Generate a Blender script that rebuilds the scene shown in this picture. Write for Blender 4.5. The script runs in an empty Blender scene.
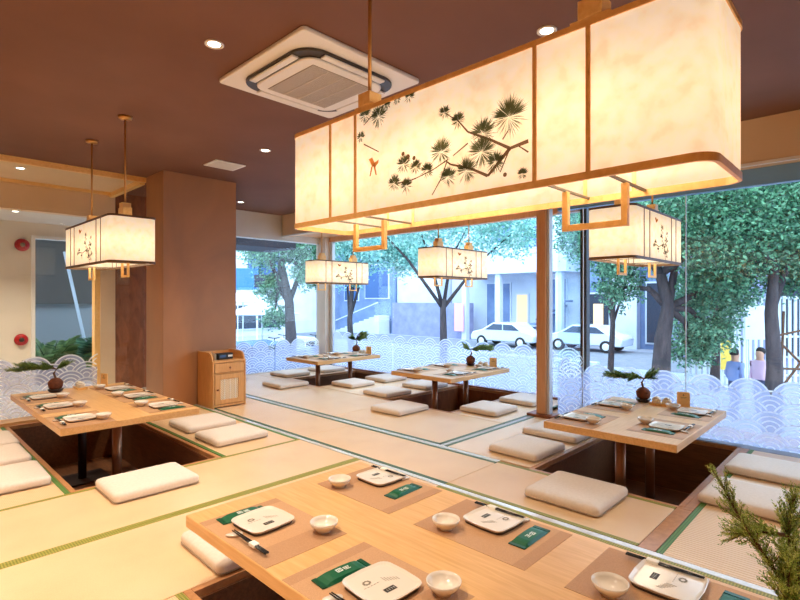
import bpy, bmesh, math, random
from mathutils import Vector, Matrix
R = math.radians
rnd = random.Random(7)
sc = bpy.context.scene
col = sc.collection

# ------------------------------------------------------------------ camera, world, light, exposure
F_PX, HORIZON, CAM_Z, YAW = 506.5, 299.0, 1.3, 43.93
cam_d = bpy.data.cameras.new('camera')
cam_d.sensor_width = 36.0
cam_d.lens = F_PX / 800 * 36
cam_d.shift_y = -(300 - HORIZON) / 800
cam_d.clip_start = 0.02
cam = bpy.data.objects.new('camera', cam_d)
col.objects.link(cam)
cam.location = (0, 0, CAM_Z)
cam.rotation_euler = (R(90), 0, R(YAW - 90))
sc.camera = cam

world = bpy.data.worlds.new('world')
sc.world = world
world.use_nodes = True
wb = world.node_tree.nodes['Background']
wb.inputs[0].default_value = (0.60, 0.78, 1.0, 1)
wb.inputs[1].default_value = 3.8

sc.view_settings.view_transform = 'Standard'
sc.view_settings.look = 'None'
sc.view_settings.gamma = 1
sc.view_settings.use_curve_mapping = False
sc.view_settings.exposure = 0.58
sc.cycles.use_denoising = True
sc.cycles.sample_clamp_indirect = 4
sc.cycles.max_bounces = 8
sc.cycles.diffuse_bounces = 5
sc.cycles.transparent_max_bounces = 24
sc.cycles.caustics_reflective = False
sc.cycles.caustics_refractive = False

sun_d = bpy.data.lights.new('sun', 'SUN')
sun_d.energy = 0.8
sun_d.angle = R(25)
sun_d.color = (1, 0.97, 0.92)
sun = bpy.data.objects.new('sun', sun_d)
col.objects.link(sun)
sun.rotation_euler = Vector((0.5, 0.42, -0.75)).to_track_quat('-Z', 'Y').to_euler()

# ------------------------------------------------------------------ materials
MATS = {}
def nmat(name):
    m = bpy.data.materials.new(name)
    m.use_nodes = True
    MATS[name] = m
    nt = m.node_tree
    return m, nt, nt.nodes['Principled BSDF']
def rgb(r, g, b):   # sRGB 0-255 -> linear
    f = lambda c: (c / 255 / 12.92) if c / 255 <= 0.04045 else ((c / 255 + 0.055) / 1.055) ** 2.4
    return (f(r), f(g), f(b), 1)
def plain(name, c, rough=0.6, metal=0.0, spec=0.4):
    m, nt, p = nmat(name)
    p.inputs['Base Color'].default_value = rgb(*c)
    p.inputs['Roughness'].default_value = rough
    p.inputs['Metallic'].default_value = metal
    p.inputs['Specular IOR Level'].default_value = spec
    return m
def noisy(name, c1, c2, scale, rough=0.6, stretch=(1, 1, 1), bump=0.0, metal=0.0, detail=6, dist=0.0, spec=0.4, lo=0.3, hi=0.7):
    m, nt, p = nmat(name)
    N = nt.nodes; L = nt.links
    tc = N.new('ShaderNodeTexCoord'); mp = N.new('ShaderNodeMapping')
    mp.inputs['Scale'].default_value = stretch
    nz = N.new('ShaderNodeTexNoise'); nz.inputs['Scale'].default_value = scale
    nz.inputs['Detail'].default_value = detail; nz.inputs['Distortion'].default_value = dist
    cr = N.new('ShaderNodeValToRGB')
    cr.color_ramp.elements[0].position = lo; cr.color_ramp.elements[1].position = hi
    cr.color_ramp.elements[0].color = rgb(*c1); cr.color_ramp.elements[1].color = rgb(*c2)
    L.new(tc.outputs['Object'], mp.inputs[0]); L.new(mp.outputs[0], nz.inputs[0])
    L.new(nz.outputs[0], cr.inputs[0]); L.new(cr.outputs[0], p.inputs['Base Color'])
    if bump:
        b = N.new('ShaderNodeBump'); b.inputs['Strength'].default_value = bump; b.inputs['Distance'].default_value = 0.01
        L.new(nz.outputs[0], b.inputs['Height']); L.new(b.outputs[0], p.inputs['Normal'])
    p.inputs['Roughness'].default_value = rough; p.inputs['Metallic'].default_value = metal
    p.inputs['Specular IOR Level'].default_value = spec
    return m

noisy('oak', (214, 164, 104), (230, 184, 126), 5, 0.33, (1, 14, 14), 0.04, dist=0.6)
noisy('oak_y', (214, 164, 104), (230, 184, 126), 5, 0.33, (14, 1, 14), 0.04, dist=0.6)
noisy('cabinet_wood', (204, 150, 90), (224, 172, 112), 5, 0.4, (14, 14, 1), 0.05, dist=0.5)
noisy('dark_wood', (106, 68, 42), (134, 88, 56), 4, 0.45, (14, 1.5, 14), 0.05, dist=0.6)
noisy('red_wood', (120, 66, 36), (160, 94, 54), 4, 0.45, (3, 3, 1), 0.05, dist=0.8)
noisy('frame_wood', (236, 186, 112), (248, 204, 134), 8, 0.4, (6, 6, 6), 0.03, dist=0.5)
noisy('post_wood', (208, 154, 108), (220, 168, 124), 6, 0.45, (10, 10, 1), 0.04)
noisy('rim_wood', (176, 122, 76), (196, 142, 94), 6, 0.4, (5, 5, 5), 0.04)
noisy('strip_wood_sheen', (188, 180, 172), (208, 200, 192), 6, 0.18, (5, 5, 5), 0.0, spec=0.7)  # whitish tone stands in for window light reflected on the wood
noisy('column_clad', (152, 112, 84), (194, 138, 92), 1.3, 0.45, (1, 1, 0.6), 0.05, dist=0.8, lo=0.25, hi=0.75)
noisy('ceiling_paint', (112, 74, 56), (122, 82, 63), 1.5, 0.75)
noisy('beige_wall', (222, 190, 152), (230, 200, 164), 1.5, 0.7)
noisy('pillar_paint', (208, 190, 170), (216, 198, 180), 2, 0.65)
noisy('white_wall', (226, 216, 202), (232, 224, 212), 1.5, 0.65)
noisy('offwhite', (214, 208, 200), (222, 216, 208), 2, 0.6)
plain('trim_white', (238, 236, 232), 0.5)
plain('header_daylight', (120, 160, 200), 0.3)  # blue stands in for daylight reflected on the head rail
plain('frame_alu', (206, 214, 220), 0.35)
plain('frame_dark', (62, 66, 70), 0.4)
noisy('stone_sill', (120, 122, 128), (150, 152, 158), 10, 0.4)
plain('plastic_white', (236, 232, 226), 0.4)
plain('grille_brown', (128, 106, 84), 0.6)
plain('black_plastic', (22, 22, 24), 0.35)
plain('dark_slot', (70, 62, 56), 0.4, 0.3)
plain('chrome', (190, 180, 168), 0.25, 0.9)
plain('brass', (190, 140, 78), 0.35, 0.6)
plain('leg_bronze', (150, 104, 74), 0.32, 0.55)
plain('leg_dark', (58, 42, 36), 0.5, 0.3)
noisy('cushion', (224, 211, 198), (231, 219, 207), 60, 0.85, (1, 1, 1), 0.12, detail=3, spec=0.15)
noisy('frame_thin', (96, 70, 44), (116, 84, 54), 8, 0.5)
plain('cushion_pipe', (182, 166, 148), 0.85, spec=0.1)
noisy('mat_mesh', (188, 144, 104), (200, 156, 116), 220, 0.6, (1, 1, 1), 0.1, detail=2)
noisy('mat_mesh_dark', (176, 132, 94), (188, 144, 106), 220, 0.6, (1, 1, 1), 0.1, detail=2)
plain('ceramic', (228, 217, 203), 0.18, spec=0.6)
plain('ceramic_rim', (66, 52, 42), 0.35)
plain('print_dark', (62, 56, 46), 0.5)
plain('print_grey', (128, 116, 98), 0.5)
plain('print_white', (236, 240, 234), 0.5)
plain('napkin_green', (10, 92, 58), 0.38)
plain('napkin_seal', (6, 76, 48), 0.3)
plain('lacquer_black', (26, 22, 22), 0.25, spec=0.6)
plain('paper_white', (240, 236, 226), 0.6)
noisy('soil_ball', (92, 52, 34), (128, 74, 48), 40, 0.9, (1, 1, 1), 0.5)
plain('dark_dish', (50, 34, 30), 0.4)
noisy('bark', (84, 58, 44), (118, 86, 66), 25, 0.9, (1, 1, 0.3), 0.5)
plain('alarm_red', (178, 30, 36), 0.35)
plain('jar_cream', (232, 222, 204), 0.4)
plain('engrave', (96, 66, 44), 0.8, spec=0.1)
noisy('asphalt', (108, 114, 124), (128, 134, 144), 4, 0.9)
noisy('paving', (146, 152, 164), (166, 172, 184), 3, 0.9)
noisy('bld_white', (190, 199, 214), (206, 214, 228), 1, 0.8)
noisy('bld_blue', (100, 122, 160), (124, 146, 182), 1.2, 0.8)
noisy('bld_lav', (122, 128, 164), (146, 152, 186), 1.6, 0.8, bump=0.2)
plain('bld_dark', (44, 54, 70), 0.7)
plain('pane_blue', (56, 92, 142), 0.15, spec=0.8)
plain('awning_dark', (58, 58, 70), 0.7)
plain('sign_blue', (50, 112, 190), 0.5)
plain('sign_yellow', (246, 206, 84), 0.5)
plain('sign_pink', (240, 170, 190), 0.5)
plain('car_white', (196, 206, 220), 0.25, spec=0.7)
plain('car_blue', (74, 110, 150), 0.25, spec=0.7)
plain('car_glass', (60, 76, 96), 0.1, spec=0.8)
plain('rubber', (34, 36, 40), 0.8)
plain('cloth_navy', (44, 54, 92), 0.9)
plain('cloth_blue', (120, 140, 190), 0.9)
plain('cloth_pink', (214, 178, 200), 0.9)
plain('skin', (196, 148, 122), 0.6)
plain('hair', (30, 26, 28), 0.7)
noisy('trunk', (46, 42, 48), (78, 70, 72), 12, 0.9, (1, 1, 0.25), 0.6)
plain('rail_white', (206, 214, 224), 0.5)
plain('lobby_dark', (92, 86, 80), 0.7)
plain('lobby_pale', (150, 154, 156), 0.7)

def leafmat(name, c1, c2):
    m, nt, p = nmat(name)
    N = nt.nodes; L = nt.links
    oi = N.new('ShaderNodeNewGeometry'); cr = N.new('ShaderNodeValToRGB')
    cr.color_ramp.elements[0].color = rgb(*c1); cr.color_ramp.elements[1].color = rgb(*c2)
    L.new(oi.outputs['Random Per Island'], cr.inputs[0])
    tr = N.new('ShaderNodeBsdfTranslucent'); mx = N.new('ShaderNodeMixShader'); mx.inputs[0].default_value = 0.35
    L.new(cr.outputs[0], p.inputs['Base Color']); L.new(cr.outputs[0], tr.inputs[0])
    p.inputs['Roughness'].default_value = 0.5
    out = N['Material Output']
    L.new(p.outputs[0], mx.inputs[1]); L.new(tr.outputs[0], mx.inputs[2]); L.new(mx.outputs[0], out.inputs[0])
leafmat('leaf_street', (30, 82, 64), (140, 194, 156))  # pale end of the range stands in for highlights on leaves
leafmat('juniper', (60, 92, 40), (116, 142, 64))
leafmat('juniper_light', (112, 138, 58), (178, 192, 104))
leafmat('juniper_fresh', (104, 136, 52), (176, 194, 96))
leafmat('juniper_tip', (160, 180, 80), (216, 222, 130))
leafmat('leaf_deep', (20, 62, 48), (104, 162, 120))
leafmat('leaf_pale', (110, 176, 168), (190, 226, 214))
leafmat('leaf_garden', (58, 104, 60), (150, 178, 110))

def tatami(name, axis, scale, con=0.35, bmp=0.25):
    m, nt, p = nmat(name)
    N = nt.nodes; L = nt.links
    tc = N.new('ShaderNodeTexCoord')
    wv = N.new('ShaderNodeTexWave'); wv.bands_direction = axis; wv.inputs['Scale'].default_value = scale
    wv.inputs['Distortion'].default_value = 0.6; wv.inputs['Detail'].default_value = 1
    nz = N.new('ShaderNodeTexNoise'); nz.inputs['Scale'].default_value = 3; nz.inputs['Detail'].default_value = 8
    nf = N.new('ShaderNodeTexNoise'); nf.inputs['Scale'].default_value = 130
    add = N.new('ShaderNodeMath'); add.operation = 'MULTIPLY_ADD'; add.inputs[1].default_value = con
    a2 = N.new('ShaderNodeMath'); a2.operation = 'MULTIPLY_ADD'; a2.inputs[1].default_value = 0.5
    cr = N.new('ShaderNodeValToRGB')
    cr.color_ramp.elements[0].position = 0.45; cr.color_ramp.elements[1].position = 1.0
    cr.color_ramp.elements[0].color = rgb(214, 170, 120); cr.color_ramp.elements[1].color = rgb(238, 203, 158)
    for n in (wv, nz, nf): L.new(tc.outputs['Object'], n.inputs[0])
    L.new(wv.outputs[1], add.inputs[0]); L.new(nz.outputs[0], add.inputs[2])
    L.new(nf.outputs[0], a2.inputs[0]); L.new(add.outputs[0], a2.inputs[2])
    L.new(a2.outputs[0], cr.inputs[0]); L.new(cr.outputs[0], p.inputs['Base Color'])
    b = N.new('ShaderNodeBump'); b.inputs['Strength'].default_value = bmp; b.inputs['Distance'].default_value = 0.004
    L.new(wv.outputs[1], b.inputs['Height']); L.new(b.outputs[0], p.inputs['Normal'])
    p.inputs['Roughness'].default_value = 0.32; p.inputs['Specular IOR Level'].default_value = 0.75
tatami('tatami_x', 'X', 34, 0.5, 0.4)
tatami('tatami_y', 'Y', 34, 0.5, 0.4)
tatami('tatami_coarse', 'X', 13, 0.75, 0.7)
def brocade(name, c1, c2):
    m, nt, p = nmat(name)
    N = nt.nodes; L = nt.links
    tc = N.new('ShaderNodeTexCoord'); ck = N.new('ShaderNodeTexChecker'); ck.inputs['Scale'].default_value = 110
    mp = N.new('ShaderNodeMapping'); mp.inputs['Rotation'].default_value = (0, 0, R(45))
    ck.inputs[1].default_value = rgb(*c1); ck.inputs[2].default_value = rgb(*c2)
    L.new(tc.outputs['Object'], mp.inputs[0]); L.new(mp.outputs[0], ck.inputs[0]); L.new(ck.outputs[0], p.inputs['Base Color'])
    p.inputs['Roughness'].default_value = 0.6
brocade('border_olive', (112, 116, 36), (168, 160, 72))
brocade('border_green', (58, 104, 40), (104, 140, 66))
brocade('border_teal', (52, 84, 60), (88, 110, 76))

def rattan():
    m, nt, p = nmat('rattan')
    N = nt.nodes; L = nt.links
    tc = N.new('ShaderNodeTexCoord'); ck = N.new('ShaderNodeTexChecker'); ck.inputs['Scale'].default_value = 75
    ck.inputs[1].default_value = rgb(236, 222, 194); ck.inputs[2].default_value = rgb(196, 170, 132)
    mp = N.new('ShaderNodeMapping'); mp.inputs['Location'].default_value = (0, 0.0021, 0)
    L.new(tc.outputs['Object'], mp.inputs[0]); L.new(mp.outputs[0], ck.inputs[0]); L.new(ck.outputs[0], p.inputs['Base Color'])
    p.inputs['Roughness'].default_value = 0.7
rattan()

def shade_mat():
    m, nt, p = nmat('lantern_paper')
    N = nt.nodes; L = nt.links
    tc = N.new('ShaderNodeTexCoord'); nz = N.new('ShaderNodeTexNoise'); nz.inputs['Scale'].default_value = 26; nz.inputs['Detail'].default_value = 8
    cr = N.new('ShaderNodeValToRGB'); cr.color_ramp.elements[0].position = 0.32; cr.color_ramp.elements[1].position = 0.6
    cr.color_ramp.elements[0].color = rgb(244, 228, 202); cr.color_ramp.elements[1].color = rgb(250, 240, 222)
    L.new(tc.outputs['Object'], nz.inputs[0]); L.new(nz.outputs[0], cr.inputs[0])
    d = N.new('ShaderNodeBsdfDiffuse'); t = N.new('ShaderNodeBsdfTranslucent'); mx = N.new('ShaderNodeMixShader'); mx.inputs[0].default_value = 0.5
    em = N.new('ShaderNodeEmission'); em.inputs[1].default_value = 0.22; ad = N.new('ShaderNodeAddShader')
    for n in (d, t, em): L.new(cr.outputs[0], n.inputs[0])
    L.new(d.outputs[0], mx.inputs[1]); L.new(t.outputs[0], mx.inputs[2])
    L.new(mx.outputs[0], ad.inputs[0]); L.new(em.outputs[0], ad.inputs[1])
    L.new(ad.outputs[0], N['Material Output'].inputs[0])
shade_mat()
def ink(name, c):   # ink on the paper: lets some of the lamp light through
    m, nt, p = nmat(name)
    N = nt.nodes; L = nt.links
    d = N.new('ShaderNodeBsdfDiffuse'); t = N.new('ShaderNodeBsdfTranslucent'); mx = N.new('ShaderNodeMixShader'); mx.inputs[0].default_value = 0.6
    tp = N.new('ShaderNodeBsdfTransparent'); tp.inputs[0].default_value = (*[v ** 0.5 for v in rgb(*c)[:3]], 1); m2 = N.new('ShaderNodeMixShader'); m2.inputs[0].default_value = 0.35
    d.inputs[0].default_value = rgb(*c); t.inputs[0].default_value = rgb(*c)
    L.new(d.outputs[0], mx.inputs[1]); L.new(t.outputs[0], mx.inputs[2]); L.new(mx.outputs[0], m2.inputs[1]); L.new(tp.outputs[0], m2.inputs[2])
    L.new(m2.outputs[0], N['Material Output'].inputs[0])
ink('ink_brown', (112, 78, 54)); ink('ink_green', (112, 116, 78)); ink('ink_rust', (190, 116, 52)); ink('ink_dark', (84, 80, 66))
def emis(name, c, s):
    m, nt, p = nmat(name)
    p.inputs['Base Color'].default_value = rgb(*c)
    p.inputs['Emission Color'].default_value = rgb(*c); p.inputs['Emission Strength'].default_value = s
emis('lamp_disc', (255, 244, 226), 9)
emis('bulb', (255, 226, 180), 6)
emis('shop_light', (255, 206, 150), 0.35)

def glass_mat(name, tint, ior=0.03):
    m, nt, p = nmat(name)
    N = nt.nodes; L = nt.links
    t = N.new('ShaderNodeBsdfTransparent'); t.inputs[0].default_value = tint
    g = N.new('ShaderNodeBsdfGlossy'); g.inputs['Roughness'].default_value = 0.0
    lw = N.new('ShaderNodeLayerWeight'); lw.inputs[0].default_value = 0.5
    pw = N.new('ShaderNodeMath'); pw.operation = 'POWER'; pw.inputs[1].default_value = 4.5
    fr = N.new('ShaderNodeMath'); fr.operation = 'MULTIPLY_ADD'; fr.inputs[1].default_value = 0.5; fr.inputs[2].default_value = ior
    L.new(lw.outputs['Facing'], pw.inputs[0]); L.new(pw.outputs[0], fr.inputs[0])
    mx = N.new('ShaderNodeMixShader')
    L.new(fr.outputs[0], mx.inputs[0]); L.new(t.outputs[0], mx.inputs[1]); L.new(g.outputs[0], mx.inputs[2])
    L.new(mx.outputs[0], N['Material Output'].inputs[0])
glass_mat('glass', (0.95, 0.985, 0.99, 1), 0.022)
def film_mat(name, c, alpha):
    m, nt, p = nmat(name)
    N = nt.nodes; L = nt.links
    t = N.new('ShaderNodeBsdfTransparent'); d = N.new('ShaderNodeBsdfDiffuse'); tl = N.new('ShaderNodeBsdfTranslucent')
    d.inputs[0].default_value = rgb(*c); tl.inputs[0].default_value = rgb(*c)
    m1 = N.new('ShaderNodeMixShader'); m1.inputs[0].default_value = 0.7
    m2 = N.new('ShaderNodeMixShader'); m2.inputs[0].default_value = alpha
    L.new(d.outputs[0], m1.inputs[1]); L.new(tl.outputs[0], m1.inputs[2])
    L.new(t.outputs[0], m2.inputs[1]); L.new(m1.outputs[0], m2.inputs[2])
    L.new(m2.outputs[0], N['Material Output'].inputs[0])
film_mat('film_frost', (196, 204, 240), 0.66)
film_mat('film_white', (250, 252, 255), 0.92)

# ------------------------------------------------------------------ mesh helpers
class MB:
    def __init__(self): self.v = []; self.f = []
    def box(self, x0, x1, y0, y1, z0, z1):
        n = len(self.v)
        self.v += [(x, y, z) for z in (z0, z1) for y in (y0, y1) for x in (x0, x1)]
        self.f += [tuple(n + i for i in q) for q in ((0, 2, 3, 1), (4, 5, 7, 6), (0, 1, 5, 4), (2, 6, 7, 3), (0, 4, 6, 2), (1, 3, 7, 5))]
        return self
    def prism(self, pts, z0, z1, caps=True):   # pts ccw in xy
        n = len(self.v); k = len(pts)
        self.v += [(x, y, z0) for x, y in pts] + [(x, y, z1) for x, y in pts]
        for i in range(k):
            j = (i + 1) % k; self.f.append((n + i, n + j, n + k + j, n + k + i))
        if caps:
            self.f.append(tuple(n + i for i in reversed(range(k)))); self.f.append(tuple(n + k + i for i in range(k)))
        return self
    def lathe(self, prof, seg=24, cx=0, cy=0):  # prof [(r,z)...]
        n = len(self.v); k = len(prof)
        for i in range(seg):
            a = 2 * math.pi * i / seg
            self.v += [(cx + r * math.cos(a), cy + r * math.sin(a), z) for r, z in prof]
        for i in range(seg):
            j = (i + 1) % seg
            for q in range(k - 1):
                self.f.append((n + i * k + q, n + j * k + q, n + j * k + q + 1, n + i * k + q + 1))
        if prof[0][0] > 1e-6: self.f.append(tuple(n + i * k for i in reversed(range(seg))))
        if prof[-1][0] > 1e-6: self.f.append(tuple(n + i * k + k - 1 for i in range(seg)))
        return self
    def cyl(self, x, y, z0, z1, r, seg=20): return self.lathe([(r, z0), (r, z1)], seg, x, y)
    def tube(self, pts, rad, seg=7):
        pts = [Vector(p) for p in pts]
        if not isinstance(rad, (list, tuple)): rad = [rad] * len(pts)
        n = len(self.v)
        for i, p in enumerate(pts):
            t = (pts[min(i + 1, len(pts) - 1)] - pts[max(i - 1, 0)]).normalized()
            a = t.orthogonal().normalized() if i == 0 else (pa - t * pa.dot(t)).normalized()
            pa = a; b = t.cross(a)
            for s in range(seg):
                an = 2 * math.pi * s / seg
                self.v.append(tuple(p + (a * math.cos(an) + b * math.sin(an)) * rad[i]))
        for i in range(len(pts) - 1):
            for s in range(seg):
                s2 = (s + 1) % seg
                self.f.append((n + i * seg + s, n + i * seg + s2, n + (i + 1) * seg + s2, n + (i + 1) * seg + s))
        self.f.append(tuple(n + s for s in reversed(range(seg))))
        m = n + (len(pts) - 1) * seg
        self.f.append(tuple(m + s for s in range(seg)))
        return self
    def quad(self, a, b, c, d):
        n = len(self.v); self.v += [tuple(a), tuple(b), tuple(c), tuple(d)]; self.f.append((n, n + 1, n + 2, n + 3)); return self
    def tri(self, a, b, c):
        n = len(self.v); self.v += [tuple(a), tuple(b), tuple(c)]; self.f.append((n, n + 1, n + 2)); return self
    def build(self, name, mat, parent=None, bevel=0, smooth=False, recalc=True, seg=2):
        me = bpy.data.meshes.new(name); me.from_pydata(self.v, [], self.f)
        if recalc:
            bm = bmesh.new(); bm.from_mesh(me); bmesh.ops.recalc_face_normals(bm, faces=bm.faces)
            bm.to_mesh(me); bm.free()
        me.materials.append(MATS[mat])
        o = bpy.data.objects.new(name, me); col.objects.link(o)
        if parent is not None: o.parent = parent
        if bevel:
            b = o.modifiers.new('bevel', 'BEVEL'); b.width = bevel; b.segments = seg; b.limit_method = 'ANGLE'; b.angle_limit = R(40)
        if smooth:
            for p in me.polygons: p.use_smooth = True
        elif bevel:
            for p in me.polygons: p.use_smooth = True
            try: me.set_sharp_from_angle(angle=R(50))
            except Exception: pass
        return o
def box(name, mat, x0, x1, y0, y1, z0, z1, parent=None, bevel=0):
    return MB().box(x0, x1, y0, y1, z0, z1).build(name, mat, parent, bevel)
def tag(o, label=None, cat=None, group=None, kind=None):
    if label: o['label'] = label
    if cat: o['category'] = cat
    if group: o['group'] = group
    if kind: o['kind'] = kind
    return o
def struct(o, label=None):
    o['kind'] = 'structure'
    if label: o['label'] = label
    return o
def empty(name, loc=(0, 0, 0), rz=0, label=None, cat=None, group=None):
    o = bpy.data.objects.new(name, None); col.objects.link(o)
    o.location = loc; o.rotation_euler = (0, 0, rz); o.empty_display_size = 0.1
    return tag(o, label, cat, group)
def copy_tree(o, parent=None):
    c = o.copy(); col.objects.link(c); c.parent = parent
    for ch in list(o.children): copy_tree(ch, c)
    return c
def place(proto, used, loc, rz, label, group=None):
    o = copy_tree(proto) if used.get(proto) else proto
    used[proto] = True
    o.location = loc; o.rotation_euler = (0, 0, rz); o['label'] = label
    if group: o['group'] = group
    return o
USED = {}
def rrect(w, d, r, seg=6):
    pts = []
    for cx, cy, a0 in ((w / 2 - r, d / 2 - r, 0), (-w / 2 + r, d / 2 - r, 90), (-w / 2 + r, -d / 2 + r, 180), (w / 2 - r, -d / 2 + r, 270)):
        for i in range(seg + 1):
            a = R(a0 + 90 * i / seg); pts.append((cx + r * math.cos(a), cy + r * math.sin(a)))
    return pts
def ray(px, d):      # a point d metres ahead of where the photographer stood, in the direction of one image column
    a = R(YAW); fx, fy = math.cos(a), math.sin(a); k = (px - 400) / F_PX
    return (d * (fx + k * fy), d * (fy - k * fx))

# ------------------------------------------------------------------ floor: platform, pits, mats, strips
CEIL = 2.82
PITD = -0.5
PITS = {'fore': (0.985, 1.92, -0.4, 2.22), 'left': (0.95, 1.95, 3.98, 6.45), 'right': (3.51, 5.25, 0.95, 1.95),
        'mid': (4.6, 6.1, 3.64, 4.66), 'back': (4.6, 6.1, 6.1, 7.0)}
xs = sorted({-2.6, 6.12} | {v for p in PITS.values() for v in p[:2]})
ys = sorted({-3.0, 7.98} | {v for p in PITS.values() for v in p[2:]})
fl = MB()
for i in range(len(xs) - 1):
    for j in range(len(ys) - 1):
        cx, cy = (xs[i] + xs[i + 1]) / 2, (ys[j] + ys[j + 1]) / 2
        if any(p[0] < cx < p[1] and p[2] < cy < p[3] for p in PITS.values()): continue
        if cx > 5.42 and cy < 2.7 and xs[i] >= 5.25: pass
        fl.box(xs[i], xs[i + 1], ys[j], ys[j + 1], -0.56, -0.035)
floor = struct(fl.build('floor', 'rim_wood'), 'raised wooden dining platform with sunken table pits')
for k, (x0, x1, y0, y1) in PITS.items():
    m = MB(); t = 0.012
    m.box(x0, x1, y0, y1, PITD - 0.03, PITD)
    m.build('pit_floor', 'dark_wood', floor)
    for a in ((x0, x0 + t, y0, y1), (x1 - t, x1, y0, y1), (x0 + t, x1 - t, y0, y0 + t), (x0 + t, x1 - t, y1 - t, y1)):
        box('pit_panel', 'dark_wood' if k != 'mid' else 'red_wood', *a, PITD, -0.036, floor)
    w = 0.035
    for a in ((x0 - w, x0, y0 - w, y1 + w), (x1, x1 + w, y0 - w, y1 + w), (x0, x1, y0 - w, y0), (x0, x1, y1, y1 + w)):
        if k in ('mid', 'back') and a[0] >= 6.09: a = (a[0], 6.12, a[2], a[3])
        box('pit_rim', 'rim_wood', *a, -0.035, 0.0, floor, 0.003)
BW = 0.032
def mat_(x0, x1, y0, y1, borders, mat, bcol):
    """one tatami mat with cloth borders on the named sides"""
    g = 0.002
    x0 += g; x1 -= g; y0 += g; y1 -= g
    o = box('tatami_mat', mat, x0, x1, y0, y1, -0.035, 0.0, floor, 0.004)
    for b in borders:
        a = {'w': (x0, x0 + BW, y0, y1), 'e': (x1 - BW, x1, y0, y1), 's': (x0, x1, y0, y0 + BW), 'n': (x0, x1, y1 - BW, y1)}[b]
        box('cloth_border', bcol, *a, -0.03, 0.0015, o)
mats = [
    (-1.0, 2.735, 2.257, 3.105, 'n', 'tatami_y', 'border_olive'),
    (-1.0, 2.735, 3.105, 3.943, 'sn', 'tatami_y', 'border_olive'),
    (1.987, 2.735, 3.945, 6.14, 'we', 'tatami_x', 'border_green'),
    (-0.3, 0.913, 3.945, 6.45, 'e', 'tatami_x', 'border_green'),
    (-1.0, 0.948, -1.5, 2.255, 'e', 'tatami_x', 'border_olive'),
    (1.957, 2.735, -1.5, 2.255, 'we', 'tatami_x', 'border_olive'),
    (2.785, 3.445, 2.243, 3.98, 'we', 'tatami_x', 'border_teal'),
    (2.785, 3.445, 3.98, 5.7, 'we', 'tatami_x', 'border_teal'),
    (2.785, 3.445, 5.7, 7.9, 'we', 'tatami_x', 'border_teal'),
    (2.785, 3.473, 0.95, 2.243, 'we', 'tatami_x', 'border_olive'),
    (2.785, 5.25, -1.5, 0.86, 'n', 'tatami_coarse', 'border_green'),
    (3.51, 5.25, 1.988, 2.83, 'n', 'tatami_y', 'border_teal'),
    (3.505, 4.56, 2.88, 4.45, 'ws', 'tatami_x', 'border_teal'),
    (3.505, 4.56, 4.45, 6.03, 'w', 'tatami_x', 'border_teal'),
    (3.505, 4.56, 6.03, 7.9, 'w', 'tatami_x', 'border_teal'),
    (4.57, 6.1, 2.88, 3.6, 's', 'tatami_y', 'border_teal'),
    (4.57, 6.1, 4.7, 5.38, '', 'tatami_y', 'border_teal'),
    (4.57, 6.1, 5.38, 6.06, '', 'tatami_y', 'border_teal'),
    (4.57, 6.1, 7.04, 7.9, '', 'tatami_y', 'border_teal'),
]
for m in mats: mat_(*m)
for a in ((2.737, 2.783, -1.5, 7.9), (3.447, 3.503, 2.25, 7.9), (3.505, 5.25, 2.833, 2.877)):
    box('floor_strip', 'strip_wood_sheen', *a, -0.035, 0.001, floor, 0.002)
box('floor_strip', 'rim_wood', 2.785, 3.473, 0.862, 0.948, -0.035, 0.001, floor, 0.002)
box('floor_strip', 'rim_wood', 3.474, 5.25, 0.862, 0.914, -0.035, 0.001, floor, 0.002)

# ------------------------------------------------------------------ shell: ceiling, walls, beams, column
struct(box('ceiling', 'ceiling_paint', -2.6, 6.4, -3.0, 6.7, CEIL, CEIL + 0.1), 'dark brown painted ceiling')
struct(MB().box(2.37, 6.4, 6.7, 8.2, CEIL, CEIL + 0.1).build('ceiling', 'ceiling_paint'), 'dark brown painted ceiling beyond the clad column')
struct(box('wall_rear', 'beige_wall', -2.7, -2.6, -3.0, 9.4, -0.6, CEIL + 0.1))
struct(box('wall_side', 'beige_wall', -2.6, 6.4, -3.1, -3.0, -0.6, CEIL + 0.1))
w = struct(box('wall_right', 'beige_wall', 5.15, 5.38, -3.0, 7.94, 2.45, CEIL), 'warm beige bulkhead above the street windows')
box('edge_trim', 'trim_white', 5.14, 5.16, -3.0, 7.94, 2.425, 2.452, w)
struct(box('trim_1', 'post_wood', 5.38, 6.2, 2.76, 7.97, 2.49, 2.55), 'wooden soffit over the window booths')
struct(box('trim_2', 'post_wood', 6.12, 6.22, 2.76, 7.97, 2.40, 2.49), 'wooden window head rail')
struct(box('trim_3', 'header_daylight', 5.38, 5.46, -3.0, 2.70, 2.30, 2.45), 'head rail of the large side window')
w = struct(box('wall_back', 'offwhite', 3.29, 6.4, 7.97, 8.15, 2.37, CEIL), 'off-white beam above the end window')
struct(box('wall_left', 'red_wood', 2.39, 4.22, 7.97, 8.1, -0.6, CEIL), 'reddish wood panel behind the clad column')
struct(MB().box(2.36, 3.29, 6.15, 6.68, -0.035, CEIL).build('wall_column', 'column_clad', None, 0.004), 'square brown clad column beside the cabinet')
# corner pillar between end window and middle window
struct(box('trim_4', 'pillar_paint', 6.02, 6.25, 7.8, 8.08, 0, 2.5), 'beige corner pillar between the street windows')
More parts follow.
